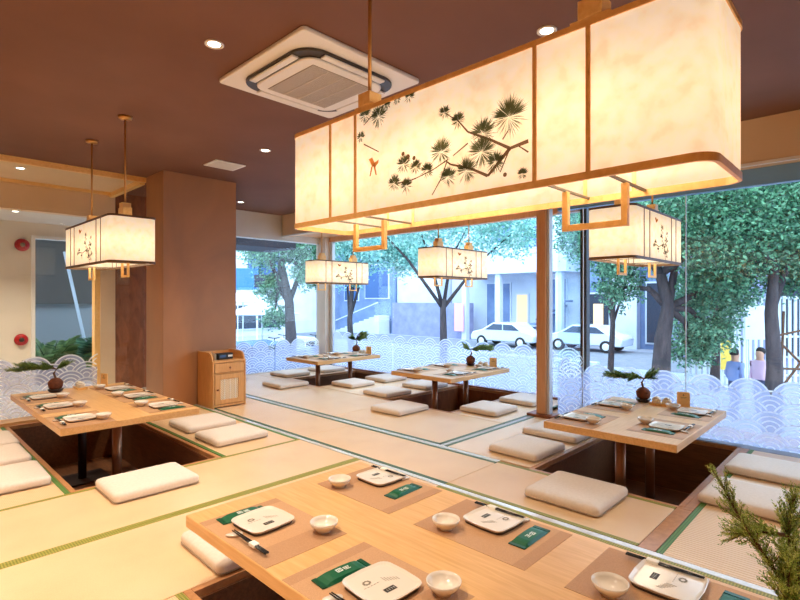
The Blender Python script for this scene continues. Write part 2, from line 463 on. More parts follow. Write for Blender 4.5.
# lobby seen through the left glass screen
struct(box('wall_lobby', 'beige_wall', -2.6, 2.39, 7.95, 8.1, 2.44, 2.8), 'beige bulkhead in the lobby')
struct(MB().box(2.2, 2.39, 7.95, 8.12, -0.6, 2.44).build('trim_5', 'beige_wall'), 'pale pilaster at the lobby opening')
struct(box('trim_6', 'frame_wood', 2.135, 2.2, 7.97, 8.1, -0.6, 2.44), 'orange wood jamb at the lobby opening')
c = struct(box('ceiling_lobby', 'beige_wall', -2.6, 2.37, 6.74, 7.95, 2.8, 2.86), 'tan lobby soffit with wooden edge')
for a in ((-2.6, 2.37, 6.70, 6.76, 2.76, 2.83), (-2.6, 2.33, 7.88, 7.945, 2.76, 2.80), (2.31, 2.37, 6.76, 7.945, 2.74, 2.80)):
    box('edge_board', 'frame_wood', *a, c)
struct(box('ceiling_entry', 'offwhite', -2.6, 3.4, 8.1, 9.2, 2.44, 2.5), 'grey lower soffit in the entry')
we = MB().box(-2.6, 1.63, 9.2, 9.3, -0.6, 2.44).box(1.63, 3.4, 9.2, 9.3, 2.21, 2.44)
we = struct(we.build('wall_entry', 'white_wall'), 'white entry wall with red alarms')
for a in ((1.62, 1.67, 9.17, 9.31, -0.6, 2.25), (1.67, 3.4, 9.17, 9.31, 2.205, 2.25)):
    box('white_jamb', 'trim_white', *a, we)
struct(box('floor_lobby', 'white_wall', -2.6, 3.4, 6.76, 9.3, -0.62, -0.02), 'pale lobby floor')
struct(box('baseboard_left', 'oak', -0.6, 2.35, 6.485, 6.70, -0.03, 0.03), 'oak ledge at the foot of the left glass screen')

# ------------------------------------------------------------------ windows with wave film
SC_R = 0.165
def film(length, top, reveal=None, dens=1.0, seed=1):
    """(u,z) shapes of a seigaiha film: frosted ground and white arcs"""
    r = random.Random(seed)
    Rr = SC_R
    rows = []
    k = 0; z = top - Rr
    while z > -Rr:
        n = int(length / (2 * Rr)) + 3
        rows.append([(-Rr + (Rr if k % 2 else 0) + 2 * Rr * i, z) for i in range(n)])
        z -= Rr * 0.55; k += 1
    ground = []; arcs = []
    z1 = top - Rr
    ground.append([(0, 0), (length, 0), (length, z1), (0, z1)])
    for cx, cz in rows[0]:
        if cx < Rr * 0.99 or cx > length - Rr * 0.99: continue
        ground.append([(cx + Rr * math.cos(R(a)), cz + Rr * math.sin(R(a))) for a in range(0, 181, 12)])
    for k, row in enumerate(rows):
        front = [c for rr in rows[k + 1:k + 4] for c in rr]
        for cx, cz in row:
            near = [c for c in front if abs(c[0] - cx) < 2.1 * Rr]
            for q in (1.0, 0.76, 0.52, 0.28):
                ra = Rr * q; wd = 0.013 if q < 1 else 0.015
                st = 12
                for a in range(0, 180, st):
                    am = R(a + st / 2); mx_, mz = cx + ra * math.cos(am), cz + ra * math.sin(am)
                    if mx_ < 0.01 or mx_ > length - 0.01 or mz < 0.01: continue
                    if any((mx_ - c[0]) ** 2 + (mz - c[1]) ** 2 < Rr * Rr * 0.98 for c in near): continue
                    a0, a1 = R(a), R(a + st)
                    arcs.append([(cx + (ra - wd) * math.cos(a0), cz + (ra - wd) * math.sin(a0)), (cx + ra * math.cos(a0), cz + ra * math.sin(a0)),
                                 (cx + ra * math.cos(a1), cz + ra * math.sin(a1)), (cx + (ra - wd) * math.cos(a1), cz + (ra - wd) * math.sin(a1))])
    return ground, arcs
def add_film(parent, org, du, off, length, top):
    """org point on the glass foot, du unit direction along it, off unit normal into the room"""
    g, a = film(length, top)
    for nm, polys, mat, dist in (('frosted_film', g, 'film_frost', 0.010), ('wave_lines', a, 'film_white', 0.013)):
        m = MB()
        for p in polys:
            n = len(m.v)
            m.v += [(org[0] + du[0] * u + off[0] * dist, org[1] + du[1] * u + off[1] * dist, org[2] + min(max(z, 0), 9)) for u, z in p]
            m.f.append(tuple(range(n, n + len(p))))
        o = m.build(nm, mat, parent, recalc=False)
        if nm == 'wave_lines': o['kind'] = 'stuff'
# right (X = 5.4)
wr = struct(box('window_1', 'glass', 5.396, 5.404, 2.415, 2.70, 0.0, 2.30), 'narrow clear pane beside the wooden post')
add_film(wr, (5.396, 2.70, 0), (0, -1), (-1, 0), 0.285, 0.6)
seams = [(2.405, 1.40), (1.39, 0.2), (0.19, -3.0)]
for i, (a, b) in enumerate(seams):
    wn = struct(box('window_2', 'glass', 5.396, 5.404, b, a, 0.0, 2.30), ['big clear pane next to the narrow pane', 'big clear pane above the dark sill', 'long clear pane at the end of the side window'][i])
    add_film(wn, (5.396, a, 0), (0, -1), (-1, 0), a - b, 0.6)
    box('glass_edge', 'frame_alu', 5.394, 5.406, a + 0.001, a + 0.008, 0.0, 2.30, wn)
struct(box('trim_7', 'stone_sill', 5.255, 5.47, -3.0, 2.70, -0.04, 0.0), 'grey stone sill under the side window')
# return pane and corner mullion
wt = struct(box('window_3', 'glass', 5.46, 6.1, 2.735, 2.743, 0.0, 2.40), 'return pane between side window and middle window')
add_film(wt, (5.46, 2.735, 0), (1, 0), (0, -1), 0.64, 0.62)
struct(box('trim_8', 'frame_dark', 6.1, 6.2, 2.68, 2.76, -0.1, 2.5), 'dark corner mullion behind the return pane')
# middle (X = 6.17)
ym = [7.78, 6.1, 4.42, 2.77]
for i in range(3):
    wn = struct(box('window_4', 'glass', 6.166, 6.174, ym[i + 1] + 0.006, ym[i] - 0.006, 0.02, 2.40), ['middle window pane by the beige corner pillar', 'central pane of the middle window', 'middle window pane by the wooden post'][i])
    add_film(wn, (6.166, ym[i] - 0.006, 0.02), (0, -1), (-1, 0), ym[i] - ym[i + 1] - 0.012, 0.66)
struct(box('trim_9', 'frame_alu', 6.13, 6.2, 7.72, 7.80, 0.0, 2.40), 'pale frame upright beside the corner pillar')
struct(box('trim_10', 'red_wood', 6.121, 6.2, 2.77, 7.8, -0.06, 0.02), 'wooden sill of the middle window')
# far (Y = 7.97)
xf = [4.24, 5.03, 6.02]
for i in range(2):
    wn = struct(box('window_5', 'glass', xf[i] + 0.005, xf[i + 1] - 0.005, 8.0, 8.008, 0.0, 2.37), ['end window pane next to the clad column', 'end window pane next to the corner pillar'][i])
    add_film(wn, (xf[i] + 0.005, 8.0, 0.0), (1, 0), (0, -1), xf[i + 1] - xf[i] - 0.01, 0.56)
struct(box('trim_11', 'offwhite', 3.3, 6.02, 7.985, 8.05, -0.06, 0.0), 'pale sill of the end window')
# left glass screen (Y = 6.72)
wl = struct(box('window_6', 'glass', -0.6, 2.35, 6.716, 6.724, 0.0, 2.76), 'clear glass screen between dining room and lobby')
add_film(wl, (-0.6, 6.716, 0.03), (1, 0), (0, -1), 2.42, 0.64)

# wooden post with base plate
p = empty('wooden_post', (5.16, 2.76, 0), 0, 'slim square wooden post with brown foot between the window booths', 'post')
box('shaft', 'post_wood', -0.055, 0.055, -0.055, 0.055, 0.03, 2.425, p, 0.004)
box('foot_plate', 'red_wood', -0.10, 0.10, -0.15, 0.15, 0.002, 0.03, p, 0.004)
box('side_strip', 'frame_alu', -0.02, 0.055, -0.085, -0.056, 0.03, 2.425, p)

# ------------------------------------------------------------------ ceiling fittings
def air_con():
    x0, x1, y0, y1 = 1.645, 2.62, 2.325, 3.33
    cx, cy = (x0 + x1) / 2, (y0 + y1) / 2; W = x1 - x0; D = y1 - y0
    t = empty('air_conditioner', (cx, cy, CEIL), 0, 'white four-way cassette air conditioner set in the brown ceiling', 'air conditioner')
    MB().prism(rrect(W, D, 0.03), -0.028, -0.001).build('panel', 'plastic_white', t, 0.006)
    MB().prism(rrect(0.80, 0.80, 0.16, 8), -0.046, -0.029).build('outlet_ring', 'dark_slot', t, 0.004)
    MB().prism(rrect(0.66, 0.66, 0.10, 8), -0.066, -0.047).build('inner_panel', 'plastic_white', t, 0.008)
    for k in range(4):
        a = k * math.pi / 2
        m = MB().box(-0.25, 0.25, 0.345, 0.392, -0.062, -0.048)
        f = m.build('outlet_flap', 'plastic_white', t, 0.004)
        f.rotation_euler = (0, 0, a)
        m = MB().box(-0.25, 0.25, 0.335, 0.343, -0.052, -0.0465); o = m.build('chrome_edge', 'chrome', t); o.rotation_euler = (0, 0, a)
    g = MB().box(-0.245, 0.245, -0.26, 0.26, -0.068, -0.0665).build('intake_grille', 'grille_brown', t)
    n = 44
    for i in range(n):
        y = -0.255 + 0.51 * i / (n - 1)
        box('grille_bar', 'offwhite', -0.243, 0.243, y - 0.002, y + 0.002, -0.071, -0.0682, g)
    for x in (-0.12, 0.0, 0.12):
        box('grille_rib', 'offwhite', x - 0.003, x + 0.003, -0.258, 0.258, -0.0735, -0.0712, g)
air_con()
t = empty('ceiling_vent', (2.755, 5.41, CEIL), 0, 'small square white air vent in the ceiling near the column', 'vent')
MB().prism(rrect(0.36, 0.31, 0.01), -0.012, -0.001).build('vent_frame', 'plastic_white', t, 0.003)
for i in range(9):
    y = -0.115 + i * 0.02875
    box('slat', 'offwhite', -0.15, 0.15, y - 0.009, y + 0.009, -0.017, -0.0125, t)
def downlight(x, y, z, label, power=26, spot=True):
    t = empty('downlight', (x, y, z), 0, label, 'downlight', 'recessed ceiling downlights')
    MB().lathe([(0.036, -0.003), (0.05, -0.009), (0.056, -0.006), (0.056, -0.0005), (0.036, -0.0005)], 20).build('trim_ring', 'plastic_white', t, smooth=True)
    MB().lathe([(0.0, -0.004), (0.036, -0.004), (0.036, -0.001)], 16).build('lens', 'lamp_disc', t)
    if spot:
        l = bpy.data.lights.new('downlight_lamp', 'SPOT'); l.energy = power; l.spot_size = R(110); l.spot_blend = 0.9
        l.color = (1, 0.82, 0.62); l.shadow_soft_size = 0.04
        lo = bpy.data.objects.new('lamp', l); col.objects.link(lo); lo.parent = t; lo.location = (0, 0, -0.02)
DLP = 85
for x, y, z, lb in ((1.405, 2.89, CEIL, 'round recessed downlight beside the cassette air conditioner'),
                    (2.77, 4.58, CEIL, 'round recessed downlight between air conditioner and square vent'),
                    (3.98, 7.3, CEIL, 'round recessed downlight before the end window'),
                    (2.64, 1.39, CEIL, 'round recessed downlight over the hall mats beside the big lantern'),
                    (1.16, 7.15, 2.80, 'round recessed downlight in the tan lobby soffit'),
                    (1.27, 8.14, 2.44, 'round recessed downlight in the grey entry soffit'),
                    (0.2, 4.3, CEIL, 'added fill downlight over the lobby screen cushions'),  # downlights from here down are unseen, added as fill light
                    (0.2, 1.6, CEIL, 'added fill downlight over the aisle beside the long table'),
                    (2.6, -0.6, CEIL, 'added fill downlight over the coarse mat'),
                    (4.2, 5.4, CEIL, 'added fill downlight over the mats between the window booths'),
                    (3.6, 2.9, CEIL, 'added fill downlight over the cross strip'),
                    (4.3, 0.2, CEIL, 'added fill downlight over the side window cushions'),
                    (-1.1, 0.6, CEIL, 'added fill downlight in the rear corner by the rear wall'),  # unseen lamps behind the camera, added to brighten the lantern fronts
                    (-1.1, 2.7, CEIL, 'added fill downlight along the rear wall'),
                    (-1.1, 5.3, CEIL, 'added fill downlight between rear wall and lobby screen'),
                    (0.4, -1.3, CEIL, 'added fill downlight by the side wall')):
    downlight(x, y, z, lb, DLP * (0.15 if x > 3.5 else 0.5 if x > 2.5 and y < 4 else 1.4))

# fire alarms
def alarm(x, z, label, flat):
    t = empty('fire_alarm', (x, 9.2, z), 0, label, 'alarm')
    m = MB().lathe([(0.0, 0.07), (0.045, 0.066), (0.085, 0.05), (0.092, 0.03), (0.092, 0.001)] if flat else [(0.0, 0.05), (0.07, 0.045), (0.085, 0.03), (0.085, 0.001)], 24)
    o = m.build('body', 'alarm_red', t, smooth=True); o.rotation_euler = (R(90), 0, 0)
    m = MB().lathe([(0.0, 0.078), (0.03, 0.074), (0.034, 0.06)], 16); o = m.build('centre_cap', 'print_grey' if flat else 'dark_slot', t, smooth=True); o.rotation_euler = (R(90), 0, 0)
alarm(1.51, 2.096, 'round red fire alarm sounder high on the white entry wall', True)
alarm(1.50, 0.70, 'round red call point low on the white entry wall', False)

# ------------------------------------------------------------------ lanterns
CL = [(0.897, 0.532, 0.062), (0.776, 0.468, 0.049), (0.556, 0.411, 0.047), (0.77, 0.331, 0.054), (0.695, 0.217, 0.044), (0.65, 0.616, 0.03), (0.577, 0.709, 0.026), (0.478, 0.287, 0.031), (0.411, 0.34, 0.028), (0.333, 0.387, 0.034), (0.273, 0.245, 0.032), (0.352, 0.201, 0.03), (0.372, 0.941, 0.026), (0.293, 0.956, 0.022), (0.226, 0.94, 0.019), (0.166, 0.868, 0.046), (0.067, 0.92, 0.036), (0.597, 0.199, 0.036), (0.957, 0.113, 0.018), (0.035, 0.737, 0.024), (0.835, 0.235, 0.035)]
BR = [[(0.982, 0.33), (0.902, 0.309), (0.811, 0.407), (0.702, 0.508), (0.65, 0.616), (0.577, 0.709)], [(0.902, 0.309), (0.858, 0.155)], [(0.902, 0.309), (0.8, 0.146), (0.714, 0.229), (0.611, 0.293), (0.584, 0.331)], [(0.702, 0.423), (0.624, 0.356)], [(0.597, 0.337), (0.514, 0.285), (0.411, 0.246), (0.352, 0.232), (0.273, 0.245)], [(0.59, 0.319), (0.556, 0.192), (0.507, 0.082)], [(0.982, 0.253), (0.94, 0.312)], [(0.869, 0.384), (0.897, 0.444)], [(0.057, 0.664), (0.166, 0.555)], [(0.2, 0.953), (0.112, 0.892), (0.057, 0.837)]]
BIRD = [[(0.094, 0.513), (0.120, 0.520), (0.148, 0.427), (0.118, 0.440)], [(0.118, 0.46), (0.166, 0.485), (0.163, 0.455), (0.14, 0.43)], [(0.112, 0.44), (0.124, 0.44), (0.108, 0.356), (0.100, 0.356)], [(0.128, 0.44), (0.142, 0.43), (0.152, 0.355), (0.144, 0.355)]]
CONES = [(0.33, 0.477, 0.008), (0.361, 0.44, 0.010), (0.399, 0.417, 0.008), (0.88, 0.13, 0.007)]
CL2 = [(0.62, 0.30, 0.05), (0.74, 0.42, 0.05), (0.68, 0.16, 0.05), (0.52, 0.48, 0.04), (0.56, 0.66, 0.04), (0.8, 0.2, 0.05), (0.25, 0.35, 0.035), (0.36, 0.22, 0.03), (0.18, 0.28, 0.03), (0.78, 0.58, 0.03)]
BR2 = [[(0.72, 0.04), (0.66, 0.25), (0.55, 0.5), (0.52, 0.75)], [(0.66, 0.25), (0.78, 0.5)], [(0.6, 0.36), (0.4, 0.3), (0.2, 0.34)]]
BIRD2 = [[(0.22, 0.84), (0.27, 0.87), (0.33, 0.78), (0.27, 0.76)], [(0.27, 0.8), (0.36, 0.86), (0.35, 0.81), (0.3, 0.77)]]
def painting(parent, pw, hh, yo, side, full):
    """flat ink print on the middle panel; pw panel width, hh height, yo distance of the paper face, side +1/-1"""
    cl, br, bd, cn = (CL, BR, BIRD, CONES) if full else (CL2, BR2, BIRD2, [])
    r = random.Random(3)
    P = lambda a, b, e=0: ((-(a - 0.5) if side > 0 else (a - 0.5)) * pw, side * (yo + e), b * hh)
    m = MB()
    for a, b, rad in cl:
        n = int(60 + rad * 3200) if full else 16
        for i in range(n):
            th = r.uniform(0, 2 * math.pi) if r.random() < 0.35 else r.uniform(R(10), R(170))
            L = rad * r.uniform(0.55, 1.0); wd = (0.0009 if full else 0.004)
            du, dz = math.cos(th), math.sin(th)
            s = rad * r.uniform(0, 0.25)
            bx, bz = a + s * du / pw, b + s * dz / hh
            q = lambda l, w_: P(min(max(bx + (du * l - dz * w_) / pw, 0.004), 0.996), min(max(bz + (dz * l + du * w_) / hh, 0.03), 0.985), 0.0012)
            m.quad(q(0, -wd), q(L * 0.6, -wd), q(L, 0), q(L * 0.6, wd))
    m.build('painted_needles', 'ink_green' if full else 'ink_dark', parent, recalc=False)['kind'] = 'stuff'
    m = MB()
    for line in br:
        for i in range(len(line) - 1):
            (a0, b0), (a1, b1) = line[i], line[i + 1]
            w0 = (0.006 - 0.001 * i) if full and a0 > 0.6 and len(line) > 2 else (0.0024 if full else 0.004)
            w1 = w0 * 0.75
            dx, dz = (a1 - a0) * pw, (b1 - b0) * hh; L = math.hypot(dx, dz) or 1
            nx, nz = -dz / L, dx / L
            q = lambda a, b, w_: P(a + nx * w_ / pw, b + nz * w_ / hh, 0.0008)
            m.quad(q(a0, b0, -w0), q(a1, b1, -w1), q(a1, b1, w1), q(a0, b0, w0))
    for a, b, rad in cn:
        k = 8
        n = len(m.v); m.v += [P(a + rad * math.cos(i * math.pi / 4) / pw, b + rad * math.sin(i * math.pi / 4) / hh, 0.001) for i in range(k)]
        m.f.append(tuple(range(n, n + k)))
    m.build('painted_branches', 'ink_brown' if full else 'ink_dark', parent, recalc=False)['kind'] = 'stuff'
    m = MB()
    for qd in bd: m.quad(*[P(a, b, 0.001) for a, b in qd])
    m.build('painted_bird', 'ink_rust', parent, recalc=False)['kind'] = 'stuff'
def lantern(loc, rz, L, D, Hh, m1, m2, rod, rr, label, full, power, fm='frame_wood', bw=0.012, lm='frame_wood'):
    t = empty('paper_lantern', loc, rz, label, 'pendant lamp', 'long paper pendant lanterns')
    out = rrect(L, D, rr, 8)
    sh = MB()
    n = len(out); sh.v = [(x, y, 0.004) for x, y in out] + [(x, y, Hh - 0.004) for x, y in out]
    sh.f = [(i, (i + 1) % n, n + (i + 1) % n, n + i) for i in range(n)]
    s = sh.build('shade', 'lantern_paper', t, recalc=True)
    mod = s.modifiers.new('thickness', 'SOLIDIFY'); mod.thickness = 0.003
    for p in s.data.polygons: p.use_smooth = True
    for nm, z0, z1 in (('bottom_band', 0.0, 0.02), ('top_band', Hh - 0.016, Hh)):
        o2 = rrect(L + 0.008, D + 0.008, rr + 0.004, 8); i2 = rrect(L - 0.012, D - 0.012, rr - 0.006, 8)
        m = MB(); k = len(o2)
        m.v = [(x, y, z) for z in (z0, z1) for x, y in o2] + [(x, y, z) for z in (z0, z1) for x, y in i2]
        for i in range(k):
            j = (i + 1) % k
            m.f += [(i, j, k + j, k + i), (2 * k + j, 2 * k + i, 3 * k + i, 3 * k + j), (k + i, k + j, 3 * k + j, 3 * k + i), (j, i, 2 * k + i, 2 * k + j)]
        m.build(nm, fm, t)
    for x in (-m2, -m1, m1, m2):
        for sd in (-1, 1):
            y0, y1 = sorted((sd * (D / 2 - 0.006), sd * (D / 2 + 0.004)))
            box('divider', fm, x - bw / 2, x + bw / 2, y0, y1, 0.02, Hh - 0.016, t)
    for sd in (-1, 1): painting(t, 2 * m1 - bw, Hh, D / 2 + 0.0004, sd, full)
    top = CEIL - loc[2]
    lw = (m2 - m1) * 1.25 if full else 0.16
    bh = 0.14 if full else 0.125
    for x in (-rod, rod):
        # cross bar over the top carrying the block
        box('cross_bar', fm, x - 0.02, x + 0.02, -D / 2 + 0.004, D / 2 - 0.004, Hh - 0.014, Hh - 0.002, t)
        b = MB().box(x - 0.06, x + 0.06, -0.035, 0.035, Hh, Hh + 0.085).box(x - 0.036, x + 0.036, -0.035, 0.035, Hh + 0.085, Hh + bh)
        b.build('mount_block', lm, t, 0.002)
        MB().cyl(x, 0, Hh + bh, top - 0.02, 0.008, 10).build('rod', 'brass', t, smooth=True)
        MB().lathe([(0.01, top - 0.03), (0.05, top - 0.022), (0.055, top - 0.001)], 20, x, 0).build('ceiling_canopy', 'brass', t, smooth=True)
        z0 = -0.108
        lp = MB(); th = 0.018
        lp.box(x - lw / 2, x - lw / 2 + th, -th / 2, th / 2, z0, 0.012).box(x + lw / 2 - th, x + lw / 2, -th / 2, th / 2, z0, 0.012).box(x - lw / 2 + th, x + lw / 2 - th, -th / 2, th / 2, z0, z0 + th)
        lp.build('hanging_loop', lm, t, 0.0015)
        for xx in (x - lw / 2 + th / 2, x + lw / 2 - th / 2):
            box('brace', 'print_grey', xx - 0.004, xx + 0.004, -D / 2 + 0.006, D / 2 - 0.006, 0.0125, 0.019, t)
    for x in (-L * 0.3, 0, L * 0.3):
        MB().lathe([(0.0, Hh * 0.5), (0.02, Hh * 0.52), (0.03, Hh * 0.6), (0.022, Hh * 0.68), (0.014, Hh * 0.72), (0.014, Hh * 0.9), (0, Hh * 0.9)], 14, x, 0).build('bulb', 'bulb', t, smooth=True)
        l = bpy.data.lights.new('lantern_lamp', 'POINT'); l.energy = power; l.color = (1, 0.89, 0.72); l.shadow_soft_size = 0.06
        lo = bpy.data.objects.new('lamp', l); col.objects.link(lo); lo.parent = t; lo.location = (x, 0, Hh * 0.42)
    return t
lantern((1.465, 1.105, 1.614), R(90), 1.65, 0.335, 0.417, 0.385, 0.54, 0.485, 0.05, 'large cream paper lantern with pine branch and bird painting over the long table', True, 2.3)
lantern((1.45, 5.04, 1.588), R(90), 1.34, 0.355, 0.385, 0.33, 0.45, 0.465, 0.05, 'cream paper lantern over the table before the lobby glass screen', False, 1.9, 'frame_thin', bw=0.008)
lantern((4.24, 1.44, 1.588), 0, 1.14, 0.34, 0.385, 0.26, 0.38, 0.34, 0.05, 'cream paper lantern over the table beside the side window sill', False, 1.7, 'frame_thin', bw=0.008)
lantern((5.37, 4.17, 1.57), 0, 1.12, 0.34, 0.385, 0.26, 0.38, 0.33, 0.05, 'cream paper lantern over the table in the middle window booth', False, 1.7, 'frame_thin', bw=0.008)
lantern((5.32, 6.55, 1.545), 0, 1.10, 0.34, 0.37, 0.26, 0.38, 0.33, 0.05, 'cream paper lantern over the table by the corner pillar', False, 1.7, 'frame_thin', bw=0.008)

# ------------------------------------------------------------------ tables
TT = 0.36
def table(x0, x1, y0, y1, legs, label, mat, legm):
    cx, cy = (x0 + x1) / 2, (y0 + y1) / 2
    t = empty('dining_table', (cx, cy, PITD), 0, label, 'table', 'low oak tables over the pits')
    h = TT - PITD
    MB().box(x0 - cx, x1 - cx, y0 - cy, y1 - cy, h - 0.052, h).build('tabletop', mat, t, 0.004)
    for (lx, ly), lm in zip(legs, legm):
        lg = MB().cyl(lx - cx, ly - cy, 0.018, h - 0.053, 0.037, 24).build('leg', lm, t, smooth=False)
        for p in lg.data.polygons: p.use_smooth = len(p.vertices) == 4
        MB().box(lx - cx - 0.22, lx - cx + 0.22, ly - cy - 0.19, ly - cy + 0.19, 0.001, 0.018).build('base_plate', 'leg_dark', t, 0.003)
table(0.94, 1.955, -0.25, 2.20, [(1.45, 1.7), (1.45, 0.3)], 'long pale oak table under the large lantern', 'oak_y', ('leg_bronze', 'leg_bronze'))
table(0.93, 1.955, 4.29, 6.22, [(1.44, 5.79), (1.44, 4.75)], 'oak table in the pit before the lobby glass screen', 'oak_y', ('leg_dark', 'leg_bronze'))
table(3.575, 4.96, 0.975, 1.91, [(3.87, 1.44), (4.52, 1.44)], 'oak table in the pit beside the side window sill', 'oak', ('leg_bronze', 'leg_bronze'))
table(4.69, 5.97, 3.69, 4.68, [(4.97, 4.17), (5.63, 4.17)], 'oak table in the middle window booth', 'oak', ('leg_bronze', 'leg_bronze'))
table(4.60, 5.90, 6.14, 6.97, [(4.91, 6.55), (5.58, 6.55)], 'oak table beside the corner pillar of the windows', 'oak', ('leg_bronze', 'leg_bronze'))

# ------------------------------------------------------------------ cushions
def cushion_proto():
    t = empty('floor_cushion', (0, 0, 0), 0, None, 'cushion', 'flat beige floor cushions')
    S = 0.5; Hc = 0.062
    bm = bmesh.new()
    n = 10
    def ring(s, z, r): return [bm.verts.new((x, y, z)) for x, y in rrect(s, s, r, 5)]
    prof = [(S - 0.03, 0.004, 0.025), (S - 0.006, 0.012, 0.032), (S, 0.026, 0.035), (S, 0.042, 0.035), (S - 0.012, 0.055, 0.032), (S - 0.045, 0.062, 0.025), (S - 0.14, 0.066, 0.02)]
    rings = [ring(s, z, r) for s, z, r in prof]
    k = len(rings[0])
    for a, b in zip(rings, rings[1:]):
        for i in range(k): bm.faces.new((a[i], a[(i + 1) % k], b[(i + 1) % k], b[i]))
    bm.faces.new(list(reversed(rings[0]))); bm.faces.new(rings[-1])
    me = bpy.data.meshes.new('cushion_body'); bm.to_mesh(me); bm.free()
    for p in me.polygons: p.use_smooth = True
    me.materials.append(MATS['cushion'])
    o = bpy.data.objects.new('cushion_body', me); col.objects.link(o); o.parent = t
    pp = [(x, y, 0.012) for x, y in rrect(S - 0.004, S - 0.004, 0.032, 5)]; pp.append(pp[0])
    MB().tube(pp, 0.004, 6).build('piping', 'cushion_pipe', t, smooth=True)
    MB().prism(rrect(S - 0.03, S - 0.03, 0.025, 4), 0.002, 0.006).build('base_cloth', 'dark_dish', t)
    return t
CP = cushion_proto()
cush = [
    (1.05, 1.60, 3.50, 3.94, 'beige cushion on the mat at the head of the lobby screen table'),
    (2.09, 2.60, 4.83, 5.33, 'beige cushion on the column side of the lobby screen table, next to the cabinet'),
    (2.07, 2.58, 4.20, 4.67, 'beige cushion on the column side of the lobby screen table, farther from the cabinet'),
    (0.35, 0.87, 4.22, 4.76, 'beige cushion on the outer side of the lobby screen table, farthest from the glass screen'),
    (0.36, 0.87, 4.88, 5.43, 'beige cushion on the outer side of the lobby screen table, middle of three'),
    (0.38, 0.89, 5.48, 6.02, 'beige cushion on the outer side of the lobby screen table, nearest the glass screen'),
    (1.12, 1.62, 2.235, 2.71, 'beige cushion at the head of the long table'),
    (2.96, 3.46, 1.23, 1.73, 'beige cushion at the hall end of the side window table'),
    (3.63, 4.14, 2.0, 2.46, 'beige cushion before the wooden post, on the hall end of its bench'),
    (4.33, 4.85, 2.0, 2.55, 'beige cushion before the wooden post, half under the side window table edge'),
    (3.64, 4.12, 0.35, 0.875, 'beige cushion on the coarse mat behind the juniper'),
    (4.40, 4.87, 0.35, 0.88, 'beige cushion on the coarse mat next to the stone sill'),
    (4.0, 4.52, 3.87, 4.35, 'beige cushion at the hall end of the middle booth table'),
    (4.71, 5.20, 3.09, 3.59, 'beige cushion in the middle booth on the cross strip side, by the hall'),
    (5.47, 5.97, 3.05, 3.55, 'beige cushion in the middle booth right behind the wooden post'),
    (4.63, 5.13, 4.70, 5.18, 'beige cushion in the middle booth on the bench away from the post, by the hall'),
    (5.42, 5.92, 4.70, 5.20, 'beige cushion in the middle booth on the bench away from the post, by the window'),
    (4.78, 5.26, 5.58, 6.06, 'beige cushion at the corner pillar table, bench backing the middle booth, by the hall'),
    (5.46, 5.97, 5.58, 6.06, 'beige cushion at the corner pillar table, bench backing the middle booth, by the window'),
    (4.03, 4.55, 6.27, 6.77, 'beige cushion at the hall end of the corner pillar table'),
    (4.68, 5.18, 7.1, 7.6, 'beige cushion at the corner pillar table, bench under the end window, by the hall'),
    (5.45, 5.95, 7.1, 7.6, 'beige cushion at the corner pillar table, bench under the end window, by the pillar'),
]
for x0, x1, y0, y1, lb in cush:
    o = place(CP, USED, ((x0 + x1) / 2, (y0 + y1) / 2, 0.0), R(rnd.uniform(-1.2, 1.2)), lb)
    o.scale = ((x1 - x0) / 0.5, (y1 - y0) / 0.5, 1)

